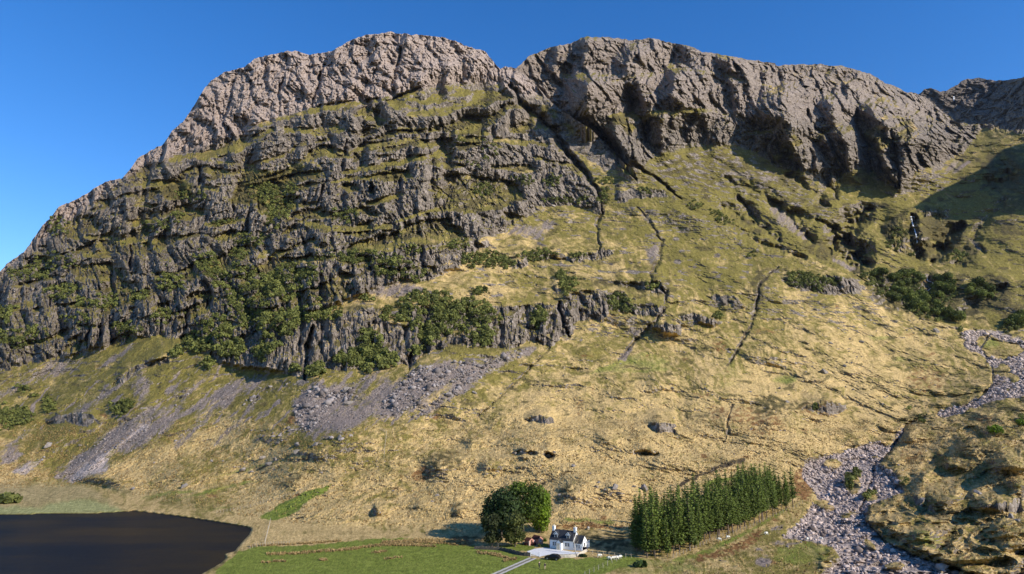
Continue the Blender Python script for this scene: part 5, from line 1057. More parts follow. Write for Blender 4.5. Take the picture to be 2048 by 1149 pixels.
V, F = join([gable_body(0, 7.9, 0, 5.4, -.4, 2.75, 5.15), gable_body(7.902, 10.6, .35, 5.0, -.4, 2.2, 4.05), box(8.2, 10.3, 5.002, 7.6, -.4, 2.1)])
wall = mesh_obj('wall', V, F, WHITE, house)
V, F = join([roof_slabs(0, 7.9, 0, 5.4, 2.75, 5.15), roof_slabs(8.0, 10.6, .35, 5.0, 2.2, 4.05, .1)])
roof = mesh_obj('roof', V, F, SLATE, house)
V, F = join([box(8.1, 10.4, 5.1, 7.8, 2.1, 2.22)]); mesh_obj('outhouse_roof', V, F, SLATE, house)
for cx in (.32, 7.55):
    V, F = join([box(cx-.36, cx+.36, 2.2, 3.2, 4.7, 6.15), box(cx-.42, cx+.42, 2.14, 3.26, 6.152, 6.28)]); ch = mesh_obj('chimney', V, F, WHITE, roof)
    V, F = join([tube([(cx, 2.5, 6.28), (cx, 2.5, 6.75)], [.14, .11], 8), tube([(cx, 2.95, 6.28), (cx, 2.95, 6.75)], [.14, .11], 8)]); mesh_obj('chimney_pot', V, F, CREAM, roof)
for dx in (1.95, 6.05):                                             # dormers with pale barge boards
    V, F = gable_body(.5, 2.4, -.65, .65, 2.9, 4.25, 4.95)
    Rz = lambda v: (dx+v[1], v[0], v[2])
    dm = mesh_obj('dormer', [Rz(v) for v in V], [tuple(reversed(f)) for f in F], SLATE, roof)
    V, F = roof_slabs(.35, 2.6, -.65, .65, 4.25, 4.95, .08, .14, .05); mesh_obj('dormer_roof', [Rz(v) for v in V], [tuple(reversed(f)) for f in F], SLATE, roof)
    bb = [([(dx+s_*.82, .27, 4.06), (dx+s_*.82, .27, 4.24), (dx, .27, 5.12), (dx, .27, 4.92), (dx+s_*.82, .22, 4.06), (dx+s_*.82, .22, 4.24), (dx, .22, 5.12), (dx, .22, 4.92)], [(0, 1, 2, 3), (4, 7, 6, 5), (0, 4, 5, 1), (1, 5, 6, 2), (2, 6, 7, 3), (3, 7, 4, 0)]) for s_ in (-1, 1)]
    bb.append(([(dx-.5, .44, 4.2), (dx+.5, .44, 4.2), (dx, .44, 4.82), (dx-.5, .47, 4.2), (dx+.5, .47, 4.2), (dx, .47, 4.82)], [(0, 1, 2), (3, 5, 4), (0, 3, 4, 1), (1, 4, 5, 2), (2, 5, 3, 0)]))
    V, F = join(bb); mesh_obj('barge_board', V, F, TRIM, dm)
    V, F = box(dx-.4, dx+.4, .46, .5, 3.15, 4.1); w_ = mesh_obj('window', V, F, GLASS, dm) if False else mesh_obj('dormer_window', V, F, GLASS, roof)
    V, F = join([box(dx-.5, dx-.4, .44, .5, 3.05, 4.2), box(dx+.4, dx+.5, .44, .5, 3.05, 4.2), box(dx-.4, dx+.4, .44, .5, 4.1, 4.2), box(dx-.4, dx+.4, .44, .5, 3.05, 3.15), box(dx-.03, dx+.03, .44, .455, 3.15, 4.1)])
    mesh_obj('dormer_frame', V, F, TRIM, roof)
def win(x0, x1, z0, z1, y=0.0):
    V, F = box(x0, x1, y-.03, y+.01, z0, z1); w_ = mesh_obj('window', V, F, GLASS, house)
    t = .07; V, F = join([box(x0-t, x0, y-.06, y+.01, z0-t, z1+t), box(x1, x1+t, y-.06, y+.01, z0-t, z1+t), box(x0, x1, y-.06, y+.01, z1, z1+t), box(x0, x1, y-.06, y+.01, z0-t, z0), box((x0+x1)/2-.02, (x0+x1)/2+.02, y-.045, y-.031, z0, z1), box(x0, x1, y-.048, y-.032, (z0+z1)/2-.02, (z0+z1)/2+.02)])
    mesh_obj('frame', V, F, TRIM, w_); V, F = box(x0-.1, x1+.1, y-.14, y+.01, z0-.17, z0-.075); mesh_obj('sill', V, F, PALESTONE, w_)
for a, b in ((1.05, 1.62), (1.85, 2.42), (5.15, 5.78), (6.0, 6.63)): win(a, b, 1.0, 1.95)
for a, b in ((8.75, 9.2), (9.5, 9.95)): win(a, b, .85, 1.65, .35)
V, F = join([box(10.595, 10.64, 2.2, 3.1, 1.0, 2.0)]); mesh_obj('window', V, F, GLASS, house)
# porch
V, F = gable_body(-1.6, .0, 2.9, 4.5, -.4, 2.15, 3.0); RP = lambda v: (v[1], v[0], v[2]); porch = mesh_obj('porch', [RP(v) for v in V], [tuple(reversed(f)) for f in F], WHITE, house)
V, F = roof_slabs(-1.7, 1.2, 2.9, 4.5, 2.15, 3.0, .09, .15, .06); mesh_obj('porch_roof', [RP(v) for v in V], [tuple(reversed(f)) for f in F], SLATE, porch)
V, F = box(3.3, 4.1, -1.64, -1.6, -.05, 1.95); dr_ = mesh_obj('door', V, F, CREAM, porch)
V, F = join([box(3.0, 3.22, -1.66, -1.6, -.05, 2.1)]); mesh_obj('door_post', V, F, CREAM, porch)
V, F = join([box(-.01, 10.61, -.0, -.02, -.05, .3)]); 
V, F = tube([(-.0, -.06, 2.6), (.0, -.06, 0)], [.05, .05], 6); mesh_obj('drainpipe', V, F, SLATE, house)
V, F = tube([(7.95, -.06, 2.6), (7.95, -.06, 0)], [.05, .05], 6); mesh_obj('drainpipe', V, F, SLATE, house)

# sheds
def shed(px, py, w, l, he, hr, rz, lab, dark=False):
    p = A.W(px, py)[0]; s = empty('garden_shed', (p[0], p[1], hz), rz, lab, 'shed')
    V, F = gable_body(0, l, -w/2, w/2, -.2, he, hr); mesh_obj('wall', V, F, PINK, s)
    V, F = roof_slabs(0, l, -w/2, w/2, he, hr, .07, .14, .08); mesh_obj('roof', V, F, REDROOF, s)
    V, F = join([box(l-.02, l+.02, -.28, .28, .9 if not dark else .05, 1.5 if not dark else 1.6)]); wd = mesh_obj('window' if not dark else 'door', V, F, TRIM if not dark else simple_mat('dark_doorway', (.04, .02, .015), .8), s)
    if not dark:
        V, F = box(l+.02, l+.04, -.18, .18, 1.0, 1.4); mesh_obj('pane', V, F, GLASS, wd)
    V, F = join([box(l-.03, l+.03, sgn*w/2-.05, sgn*w/2+.05, -.2, he) for sgn in (-1, 1)]); mesh_obj('corner_board', V, F, TRIM if dark else PINK, s)
    return s
rzs = math.radians(-48)
shed(1068.5, 1087, 2.2, 2.9, 1.75, 2.55, rzs, 'pink wooden shed with a small white window, behind the other shed')
shed(1054, 1089, 2.2, 2.2, 1.45, 2.15, rzs, 'pink wooden shed with a dark doorway, nearer the willow', True)

# yard, track
def drape(name, px_pts, m, dz=.05, kind='structure', nsub=1):
    P = A.W([a[0] for a in px_pts], [a[1] for a in px_pts]); V = [(p[0], p[1], hz+dz) for p in P]
    me = bpy.data.meshes.new(name); me.from_pydata(V, [], [tuple(range(len(V)))]); me.update(); me.materials.append(m)
    o = bpy.data.objects.new(name, me); COL.objects.link(o); o['kind'] = kind; return o
GRAVEL = simple_mat('white_gravel', (0.62, 0.61, 0.60), 0.95, 0.12, 2.5, 0.4)
GRAVEL2 = simple_mat('track_gravel', (0.43, 0.40, 0.35), 0.95, 0.25, 2.0, 0.5)
drape('gravel_yard', v1((440, 605), (560, 562), (740, 540), (830, 553), (960, 575), (1100, 595), (1200, 615), (1330, 612), (1240, 648), (1000, 652), (800, 657), (650, 692), (500, 640)), GRAVEL, .06)
trk = []
L_ = A.W([960, 1066], [1164, 1117])
d2 = (L_[1]-L_[0])[:2]; d2 /= np.linalg.norm(d2); n2 = np.array([-d2[1], d2[0]])
for off, w_ in ((-.85, .42), (.85, .42)):
    c0 = L_[0][:2]+n2*off; c1 = L_[1][:2]+n2*off; q0 = len(trk); V = []
    ns = 24
    for i in range(ns+1):
        c_ = c0+(c1-c0)*i/ns; wv = w_*(1+.15*math.sin(i*2.3))
        V += [(c_[0]-n2[0]*wv, c_[1]-n2[1]*wv, hz+.07), (c_[0]+n2[0]*wv, c_[1]+n2[1]*wv, hz+.07)]
    trk.append((V, [(2*i, 2*i+2, 2*i+3, 2*i+1) for i in range(ns)]))
V, F = join(trk); o = mesh_obj('track', V, F, GRAVEL2); o['kind'] = 'structure'
V = []; 
for i in range(25):
    c_ = L_[0][:2]+(L_[1]-L_[0])[:2]*i/24; V += [(c_[0]-n2[0]*.43, c_[1]-n2[1]*.43, hz+.064), (c_[0]+n2[0]*.43, c_[1]+n2[1]*.43, hz+.064)]
o = mesh_obj('track_middle', V, [(2*i, 2*i+2, 2*i+3, 2*i+1) for i in range(24)], simple_mat('track_grass_strip', (.17, .15, .11), .95, .35, 1.5)); o['kind'] = 'structure'

# rocks: a handful of shapes
ico = bmesh.new(); bmesh.ops.create_icosphere(ico, subdivisions=1, radius=1); IV = np.array([v.co[:] for v in ico.verts]); ico.faces.ensure_lookup_table(); IF = np.array([[v.index for v in f.verts] for f in ico.faces]); ico.free()
ico = bmesh.new(); bmesh.ops.create_icosphere(ico, subdivisions=2, radius=1); IV2 = np.array([v.co[:] for v in ico.verts]); IF2 = np.array([[v.index for v in f.verts] for f in ico.faces]); ico.free()
ROCKM = simple_mat('boulder_stone', (0.22, 0.19, 0.165), 0.95, 0.55, 1.3, 0.8)
def rock_material(name, lo, hi, spread=.9):
    m, t, b = mat(name); a = N(t, 'ShaderNodeAttribute'); a.attribute_name = 'tint'; co = N(t, 'ShaderNodeTexCoord').outputs['Object']
    f = math_(t, 'ADD', math_(t, 'MULTIPLY', a.outputs['Fac'], spread), math_(t, 'MULTIPLY', math_(t, 'SUBTRACT', noise(t, co, 1.1, 5, .7), .5), .6))
    t.links.new(ramp(t, f, [(0.05, lo), (0.95, hi)]), b.inputs['Base Color']); b.inputs['Roughness'].default_value = .95; b.inputs['Specular IOR Level'].default_value = .15
    return m
RIVER_ROCK = rock_material('stream_stones', (.10, .076, .065), (.60, .48, .41)); SCREE_ROCK = rock_material('scree_stones', (.07, .058, .054), (.34, .295, .275))
def rock_field(name, P, size, m):
    n = len(P); nv = len(IV)
    sh = 1+rng.normal(size=(n, nv, 1))*.2; ax = rng.uniform(.6, 1.25, (n, 1, 3)); ang = rng.uniform(0, 6.28, n); ca, sa = np.cos(ang)[:, None], np.sin(ang)[:, None]
    V = IV[None]*sh*ax; V = np.stack([V[..., 0]*ca-V[..., 1]*sa, V[..., 0]*sa+V[..., 1]*ca, V[..., 2]*.85], -1)*size[:, None, None]+P[:, None, :]+np.array([0, 0, .25])*size[:, None, None]
    F = (IF[None]+np.arange(n)[:, None, None]*nv).reshape(-1, 3); T = np.repeat(np.clip(rng.random(n)**.9, 0, 1), nv)
    return poly_object(name, V.reshape(-1, 3), F, m, T, kind='stuff')
def scatter(mask, n, thr=.3):
    d_ = np.where(mask > thr, mask, 0)
    # as many per square metre near and far: weight by the ground covered by a raster cell
    rb = RHO_A; w = d_*rb**2*np.clip((rb/60.)*np.abs(np.cos(0)), 0, 8); w = w.ravel().astype(np.float64); w /= w.sum()
    k = rng.choice(len(w), n, p=w); X = RX0+(k % len(rx))*STEP+rng.uniform(-1, 1, n); Y = RY0+(k//len(rx))*STEP+rng.uniform(-1, 1, n)
    ok_ = (Y > pl(S1, X)+4) & (X > -150) & (X < 2200); return X[ok_], Y[ok_]
X, Y = scatter(blur(river, 2)*np.clip(.75+.7*pn(RXX/30, RYY/16, 75), .15, 1), 12000)
P = A.W(X, Y); rock_field('stream_bed_stones', P, np.clip(rng.lognormal(-.95, .5, len(X)), .18, 1.7)*np.interp(Y, [650, 900, 1150], [1.7, 1.0, .85]), RIVER_ROCK)
bf = np.zeros_like(RXX)
for pts in (z7((380, 770), (280, 870), (250, 950), (290, 1010), (210, 1050), (300, 1050), (430, 980), (470, 900), (560, 830), (430, 800)), z7((1180, 650), (950, 680), (860, 760), (760, 890), (740, 960), (860, 950), (980, 880), (1080, 790), (1300, 720), (1320, 640)), z7((1620, 560), (1500, 590), (1330, 660), (1200, 770), (1080, 860), (900, 980), (960, 970), (1110, 890), (1250, 800), (1400, 680), (1560, 610)),
            z7((520, 800), (600, 790), (620, 860), (520, 900)), z5((0, 130), (230, 60), (500, 0), (400, 40), (230, 90), (60, 140)), z5((560, 100), (740, 90), (1000, 0), (800, 60), (740, 120)), z6((1380, 870), (1480, 840), (1500, 860), (1420, 900)), z6((1030, 820), (1090, 790), (1100, 810), (1050, 840))):
    fill(pts, bf)
X, Y = scatter(np.clip(blur(bf, 4)*(.7+1.1*pn(RXX/14, RYY/9, 76)), 0, 1), 2600, .15); P = A.W(X, Y); rock_field('scree_boulders', P, np.clip(rng.lognormal(-1.0, .7, len(X)), .2, 2.6), SCREE_ROCK)
X, Y = scatter(np.clip(blur(scree, 2)-.6*river, 0, 1), 5000); P = A.W(X, Y); rock_field('scree_stones', P, np.clip(rng.lognormal(-1.2, .4, len(X)), .15, .9), SCREE_ROCK)

# boulders one can pick out
def boulder_mesh(seed):
    r_ = np.random.default_rng(seed); V = IV2*(1+r_.normal(size=(len(IV2), 1))*.11)
    for _ in range(8):                                              # a few flat broken faces
        n_ = r_.normal(size=3); n_ /= np.linalg.norm(n_); dd = V@n_; V = V-np.maximum(dd-.5, 0)[:, None]*n_
    V = V*np.array([1.15, .95, .8]); me = bpy.data.meshes.new('boulder'); me.from_pydata([tuple(v) for v in V], [], [tuple(int(i) for i in f) for f in IF2]); me.update(); me.materials.append(ROCKM); return me
BM = [boulder_mesh(k) for k in range(6)]
def boulder(px, py, wpx, lab, grp=None, k=None):
    p = A.W(px, py)[0]; d_ = np.linalg.norm(p-np.array([0, 0, CAM_H])); r_ = wpx/2*d_/FPX
    o = bpy.data.objects.new('boulder', BM[random.randrange(6) if k is None else k]); COL.objects.link(o)
    o.location = (p[0], p[1], p[2]+r_*.2); o.scale = (r_,)*3; o.rotation_euler = (random.uniform(-.3, .3), random.uniform(-.3, .3), random.uniform(0, 6.28))
    return tag(o, lab, 'boulder', grp)
for zx, zy, w_, lab in ((600, 45, 18, 'dark rock at the left end of the low outcrop above the tree clump'), (680, 38, 18, 'middle rock of the low outcrop above the tree clump'), (750, 38, 22, 'larger grey rock at the right of the low outcrop above the tree clump'), (905, 68, 24, 'upright pale rock just right of the low outcrop on the straw slope'), (1135, 155, 12, 'small brown boulder at the end of the gully above the cottage'),
  (1290, 220, 8, 'small pale stone alone above the rocky knoll'), (1355, 350, 14, 'whitish rock, leftmost of the rocky knoll behind the pines'), (1370, 308, 9, 'small whitish rock topmost on the rocky knoll'), (1430, 375, 11, 'flat pale rock in the middle of the rocky knoll'), (1520, 355, 22, 'largest broken grey rock in the middle of the rocky knoll'), (1560, 410, 16, 'grey rock at the foot of the rocky knoll'), (1700, 345, 13, 'small grey rock left of the big pale block behind the pines'), (1790, 365, 26, 'big pale block, rightmost of the rocks behind the pines'), (1010, 425, 12, 'dark rock in the brown hollow above the cottage'), (960, 30, 10, 'small grey rock beside the upright pale one')):
    q = z1((zx, zy))[0]; boulder(q[0], q[1], w_*.8, lab)
for zx, zy, w_, lab in ((1660, 315, 16, 'pale boulder on rusty grass below the scree, left of the pair'), (1715, 325, 9, 'small pale stone beside the boulder on rusty grass'), (1795, 232, 14, 'rounded grey boulder uphill of the rusty grass'), (1840, 275, 16, 'dark grey boulder lower of the pair near the green band'), (1880, 245, 14, 'dark grey boulder upper of the pair near the green band'), (1255, 425, 16, 'lone dark boulder beside the green damp strip above the loch'), (905, 440, 11, 'small grey rock where the damp strip meets the loch shore'), (2020, 195, 16, 'dark boulder at the foot of the boulder field'), (2030, 145, 14, 'dark boulder just under the boulder field'), (330, 150, 16, 'whitish boulder on the green slope between two scree runs'), (545, 145, 9, 'small dark stone on the slope left of the pale scree fan'), (1445, 250, 7, 'small dark stone on the straw slope above the loch'), (1050, 262, 6, 'small dark stone beside the straw streak above the loch')):
    q = z4((zx, zy))[0]; boulder(q[0], q[1], w_*.95, lab)
for zx, zy, w_, lab in ((600, 105, 16, 'black shaded boulder at the tail of the grey scree'), (690, 112, 20, 'large dark boulder beside the black shaded one'), (770, 90, 11, 'grey boulder nearest the top of the pole fence line'), (505, 160, 15, 'rounded grey boulder left of the black shaded one'), (545, 150, 8, 'small dark stone beside the rounded grey boulder'), (360, 155, 14, 'dark round boulder on the olive slope below the boulder field'), (215, 148, 11, 'low brown rock on the olive slope'), (350, 215, 15, 'pale flat boulder on the straw ridge'), (760, 45, 10, 'small dark rock high beside the grey scree'), (1440, 545, 12, 'white stone on the tussocky hump above the field'), (1400, 592, 8, 'small white stone under the white one on the tussocky hump'), (1100, 510, 7, 'small grey stone alone on the straw slope'), (548, 372, 9, 'dark rock on the end of the green hummock')):
    q = z5((zx, zy))[0]; boulder(q[0], q[1], w_*.9, lab)
for zx, zy, w_, lab in ((570, 890, 26, 'big pale block standing over the grey scree below the crag'), (565, 815, 24, 'dark leaning block under the green shrub below the crag'), (1150, 845, 26, 'long whitish slab lying across the boulder run'), (1290, 825, 16, 'brown boulder right of the long whitish slab'), (1440, 830, 10, 'small dark boulder on the straw slope right of the boulder run'), (115, 790, 12, 'pale boulder high on the olive slope under the birch crag'), (210, 775, 11, 'second pale boulder high on the olive slope'), (655, 745, 10, 'small dark boulder just under the crag foot')):
    q = z7((zx, zy))[0]; boulder(q[0], q[1], w_*.75, lab)
for zx, zy, w_, lab in ((875, 800, 11, 'upright grey stone on the green patch of the right slope'), (1200, 592, 10, 'dark stone beside the lower end of the eroded gully'), (1490, 800, 9, 'dark pointed stone on the pale band of the right slope'), (1325, 818, 8, 'small dark stone left of the pointed one'), (655, 285, 10, 'pale stone perched above the broken crag'), (1535, 878, 11, 'dark stone uphill of the heathery hollow')):
    q = z8((zx, zy))[0]; boulder(q[0], q[1], w_*.85, lab)
for zx, zy, w_, lab in ((750, 33, 16, 'grey tilted boulder on the slope near the top of the stream bed'), (400, 82, 14, 'dark boulder high on the smooth straw slope'), (262, 88, 11, 'dark boulder left of the high one on the smooth straw slope'), (232, 222, 20, 'low grey outcrop stone in the middle of the straw slope'), (326, 192, 9, 'dark little stone above the low grey outcrop stone'), (940, 778, 18, 'rounded pale boulder on the bank right of the stream'), (680, 815, 16, 'whitish boulder on the near hummock by the stream'), (1090, 890, 18, 'grey boulder below the crag at the right edge'), (1120, 905, 14, 'smaller grey boulder below the crag at the right edge')):
    q = z3((zx, zy))[0]; boulder(q[0], q[1], w_*.85, lab)
X, Y = scatter(((RYY > 640) & (RYY < 1010) & (RXX > 430) & (RXX < 1900)).astype(np.float32)*(1-river)*(1-blur(cliffs, 6))*np.clip(pn(RXX/60, RYY/40, 77)+.25, 0, 1), 150)
for x_, y_ in zip(X, Y): boulder(x_, y_, random.uniform(2.5, 6.0), 'small grey stone scattered on the straw coloured hillside', 'stones scattered over the hillside')

# walls, fences, gate
def wall_run(name, pts, h, w, m, lab, cat, seed=0):
    P = A.W([a[0] for a in pts], [a[1] for a in pts]); r_ = random.Random(seed); V, F = [], []
    ds = np.r_[0, np.cumsum(np.linalg.norm(np.diff(P[:, :2], axis=0), axis=1))]; n = max(4, int(ds[-1]/.45)); prev = None
    for i in range(n+1):
        s_ = ds[-1]*i/n; c_ = np.array([np.interp(s_, ds, P[:, k]) for k in range(3)]); c2 = np.array([np.interp(min(s_+.3, ds[-1]), ds, P[:, k]) for k in range(2)])-np.array([np.interp(max(s_-.3, 0), ds, P[:, k]) for k in range(2)]); c2 /= np.linalg.norm(c2)+1e-6; nn = np.array([-c2[1], c2[0]])
        hh = h*r_.uniform(.8, 1.12); b0 = len(V)
        for off, z in ((-1, -.3), (-.8, hh*.6), (-.5, hh), (.5, hh*r_.uniform(.92, 1)), (.8, hh*.6), (1, -.3)):
            o_ = off*w/2*r_.uniform(.85, 1.15); V.append((c_[0]+nn[0]*o_, c_[1]+nn[1]*o_, c_[2]+z))
        if i: F += [(b0-6+k, b0-6+k+1, b0+k+1, b0+k) for k in range(5)]
    F += [(0, 1, 2, 3, 4, 5), tuple(range(len(V)-1, len(V)-7, -1))]
    me = bpy.data.meshes.new(name); me.from_pydata(V, [], F); me.update(); me.materials.append(m); o = bpy.data.objects.new(name, me); COL.objects.link(o)
    o['kind'] = 'thing'; return tag(o, lab, cat)
wall_run('stone_wall', v1((-420, 560), (-200, 570), (0, 582), (100, 600), (180, 622), (290, 655), (400, 672), (500, 680)), 1.0, .7, STONE, 'dark dry stone wall running from the trees to the white gate', 'wall', 1)
wall_run('stone_wall', v1((985, 700), (1060, 702), (1150, 700), (1240, 694)), .85, .5, PALESTONE, 'pale garden wall along the field in front of the cottage', 'wall', 2)
wall_run('stone_wall', v1((1255, 690), (1320, 655), (1400, 615), (1425, 600)), .85, .5, PALESTONE, 'pale garden wall going back along the cottage end', 'wall', 3)
def post_mesh(h=1.15, r=.07):
    V, F = tube([(0, 0, -.25), (.01, 0, h*.5), (0, .01, h)], [r, r, r*.85], 6); F.append(tuple(range(12, 18))); me = bpy.data.meshes.new('post'); me.from_pydata(V, [], F); me.update(); me.materials.append(WOOD); return me
PM = post_mesh()
def fence(pts, n, lab, h=1.0, wires=True, sheet=None, m=None):
    S_ = sheet or A
    X_ = np.array([a[0] for a in pts]); Y_ = np.array([a[1] for a in pts]); t = np.r_[0, np.cumsum(np.hypot(np.diff(X_), np.diff(Y_)))]; q = np.linspace(0, t[-1], n)
    P = S_.W(np.interp(q, t, X_), np.interp(q, t, Y_)); r0 = empty('wire_fence', tuple(P[0]), 0, lab, 'fence')
    for p in P:
        o = bpy.data.objects.new('post', PM); COL.objects.link(o); o.parent = r0; o.location = tuple(p-P[0]); o.scale = (1, 1, h); o.rotation_euler = (random.uniform(-.05, .05), random.uniform(-.05, .05), 0)
    if wires:
        tb_ = [tube([tuple(p-P[0]+np.array([0, 0, z*h])) for p in P], [.008]*n, 3) for z in (.45, .8, 1.08)]; V, F = join(tb_); mesh_obj('wire', V, F, WIRE, r0)
    return r0
fence(v1((1430, 605), (1525, 640), (1613, 655), (1742, 668), (1860, 690), (2000, 700), (2150, 705)), 9, 'post and wire fence in the pine shade right of the cottage')
fence(v1((1390, 1010), (1485, 965), (1578, 920), (1650, 890), (1730, 848), (1810, 805), (1912, 765)), 8, 'line of pale posts slanting across the field corner towards the sheep', 1.15)
fence(z2((600, 885), (690, 850), (770, 815), (860, 775), (960, 725), (1060, 700), (1160, 665), (1250, 628), (1340, 590), (1430, 545), (1510, 512), (1600, 480), (1660, 440)), 40, 'long post and wire fence along the lower edge of the pines', 1.05)
fence(z5((155, 745), (146, 790), (130, 850), (112, 925)), 26, 'pale fence running straight up from the field corner', 1.25)
fence(z5((1000, 40), (1050, 66), (1042, 130), (1034, 190), (1028, 262)), 30, 'pale fence line climbing the straw slope with a bend at its top', 1.3)
fence(z4((1480, 605), (1600, 585), (1700, 565), (1800, 535), (1930, 500), (2048, 468)), 26, 'faint line of posts along the bright green strip')
fence(z5((0, 955), (40, 940), (120, 930), (300, 920)), 16, 'low fence along the back of the field near the loch')
# white field gate
p0 = A.W(*v1((508, 682))[0])[0]; p1 = A.W(*v1((642, 690))[0])[0]; gv = p1-p0; gl = float(np.linalg.norm(gv[:2])); g = empty('field_gate', (p0[0], p0[1], hz), math.atan2(gv[1], gv[0]), 'white barred gate across the track at the yard', 'gate')
V, F = join([box(0, gl, -.03, .03, z, z+.08) for z in (.15, .4, .65, .9, 1.15)]); mesh_obj('bars', V, F, TRIM, g)
V, F = join([([(0, -.05, .15), (.1, -.05, .15), (gl, -.05, 1.2), (gl-.1, -.05, 1.2), (0, -.032, .15), (.1, -.032, .15), (gl, -.032, 1.2), (gl-.1, -.032, 1.2)], [(0, 1, 2, 3), (7, 6, 5, 4), (0, 4, 5, 1), (1, 5, 6, 2), (2, 6, 7, 3), (3, 7, 4, 0)])]); mesh_obj('brace', V, F, TRIM, g)
for x_ in (-.12, gl+.12): V, F = box(x_-.09, x_+.09, -.09, .09, -.3, 1.4); mesh_obj('gate_post', V, F, TRIM, g)
# pale rail fence by the trees
P = A.W(*zip(*v1((-30, 530), (90, 505)))); gv = P[1]-P[0]; gl = float(np.linalg.norm(gv[:2])); g = empty('rail_fence', (P[0][0], P[0][1], hz), math.atan2(gv[1], gv[0]), 'short pale wooden rail fence under the trees', 'fence')
V, F = join([box(0, gl, -.03, .03, z, z+.12) for z in (.45, .85)]); mesh_obj('rail', V, F, WOOD, g)
for i in range(3): V, F = box(gl*i/2-.06, gl*i/2+.06, .032, .14, -.3, 1.1); mesh_obj('post', V, F, WOOD, g)
# garden shrubs
def shrub(px, py, wpx, hpx, m, lab, n=160):
    p = A.W(px, py)[0]; d_ = np.linalg.norm(p-np.array([0, 0, CAM_H])); R = wpx/2*d_/FPX; H = hpx*d_/FPX*1.03
    s = empty('garden_shrub', (p[0], p[1], p[2]-.05), 0, lab, 'shrub')
    C_, d2_, t_ = crown_pts([(0, 0, H*.5, R, R*.8, H*.5), (R*.4, 0, H*.4, R*.6, R*.6, H*.4), (-R*.45, .1, H*.35, R*.55, R*.6, H*.35)], n); C_[:, 2] = np.maximum(C_[:, 2], .05); V_, F_, T_ = leaf_quads(C_, d2_, max(.25, R*.4), t_); poly_object('foliage', V_, F_, m, T_, s)
    V_, F_ = tube([(0, 0, -.1), (0, 0, H*.5)], [.06, .03], 5); mesh_obj('stem', V_, F_, BARK, s); return s
LRED = leaf_material('copper_leaves', (.035, .012, .012), (.13, .045, .035), .2)
for q, w_, h_, m_, lab in ((v1((430, 500))[0], 9, 5, LRED, 'dark coppery shrub before the pink sheds'), (v1((545, 500))[0], 10, 6, LRED, 'dark coppery shrub at the corner of the lawn near the sheds'), (v1((1385, 585))[0], 10, 7, LRED, 'reddish shrub against the cottage end wall'), (v1((735, 440))[0], 7, 6, LEAF_BRIGHT, 'small bright green shrub between sheds and cottage'), (v1((1360, 690))[0], 14, 5, LEAF_DARK, 'low dark green bush outside the garden wall'), (v1((640, 530))[0], 5, 6, LEAF_WILLOW, 'small pale shrub on the edge of the gravel'), (z1((560, 780))[0], 14, 14, LEAF_DARK, 'low dark bush at the foot of the willow'),
                           (z2((330, 960))[0], 24, 10, LEAF_DARK, 'dark green bush in the rough corner by the pines'), (z4((50, 535))[0], 36, 14, LEAF_WILLOW, 'low willow bush on the reedy loch shore')):
    shrub(q[0], q[1], w_, h_, m_, lab)

# ------------------------------------------------------------------ parked car
p = A.W(*v1((865, 738))[0])[0]
car = empty('parked_car', (p[0], p[1], hz+.03), HROT+math.radians(4), 'black estate car parked on the grass by the garden wall', 'car')
PAINT = simple_mat('black_car_paint', (.012, .012, .014), .25, .1); TYRE = simple_mat('tyre_rubber', (.02, .02, .02), .9); RIM = simple_mat('alloy_rim', (.35, .35, .36), .35, .1, 3, 0, .7); LAMP = simple_mat('headlight_glass', (.6, .6, .6), .15, .05)
prof = [(-2.25, .35), (-2.3, .65), (-2.2, .88), (-1.15, 1.0), (-.45, 1.5), (.2, 1.6), (1.4, 1.58), (2.05, 1.1), (2.2, .95), (2.22, .4)]
def hull(prof, wy, taper):
    V = []; n = len(prof)
    for sgn in (-1, 1):
        for x, z in prof: V.append((x, sgn*(wy-(taper*max(0, z-.95))), z))
    F = [tuple(range(n)), tuple(range(2*n-1, n-1, -1))]+[(i, i+n, (i+1) % n+n, (i+1) % n) for i in range(n)]
    return V, F
V, F = hull(prof, .9, .28); body = mesh_obj('body', V, F, PAINT, car)
bv = body.modifiers.new('bevel', 'BEVEL'); bv.width = .05; bv.segments = 2
for sgn in (-1, 1):
    for x0, x1, x2, x3 in ((-.85, -.1, -.1, -.38), (0, .72, .72, 0), (.82, 1.62, 1.32, .82)):
        yb, yt = sgn*.893, sgn*.765; V = [(x0, yb, 1.04), (x1, yb, 1.04), (x2, yt, 1.47), (x3, yt, 1.47)]; V += [(a, b+sgn*.015, c) for a, b, c in V]; mesh_obj('window', V, [(0, 1, 2, 3), (7, 6, 5, 4), (0, 4, 5, 1), (1, 5, 6, 2), (2, 6, 7, 3), (3, 7, 4, 0)], GLASS, car)
V = [(-1.1, -.78, 1.045), (-1.1, .78, 1.045), (-.5, .66, 1.49), (-.5, -.66, 1.49)]; V += [(a-.015, b, c+.02) for a, b, c in V]; mesh_obj('windscreen', V, [(0, 1, 2, 3), (7, 6, 5, 4), (0, 4, 5, 1), (1, 5, 6, 2), (2, 6, 7, 3), (3, 7, 4, 0)], GLASS, car)
for sgn in (-1, 1):
    V, F = box(-2.31, -2.2, sgn*.55-.2, sgn*.55+.2, .68, .85); mesh_obj('headlight', V, F, LAMP, car)
V, F = box(-2.33, -2.27, -.26, .26, .45, .57); mesh_obj('number_plate', V, F, TRIM, car)
for x_ in (-1.4, 1.4):
    for sgn in (-1, 1):
        V, F = tube([(x_, sgn*.74, .33), (x_, sgn*.95, .33)], [.35, .35], 16); F += [tuple(range(15, -1, -1)), tuple(range(16, 32))]; w_ = mesh_obj('wheel', V, F, TYRE, car)
        V, F = tube([(x_, sgn*.95, .33), (x_, sgn*.962, .33)], [.22, .2], 12); F += [tuple(range(12, 24))]; mesh_obj('rim', V, F, RIM, w_)

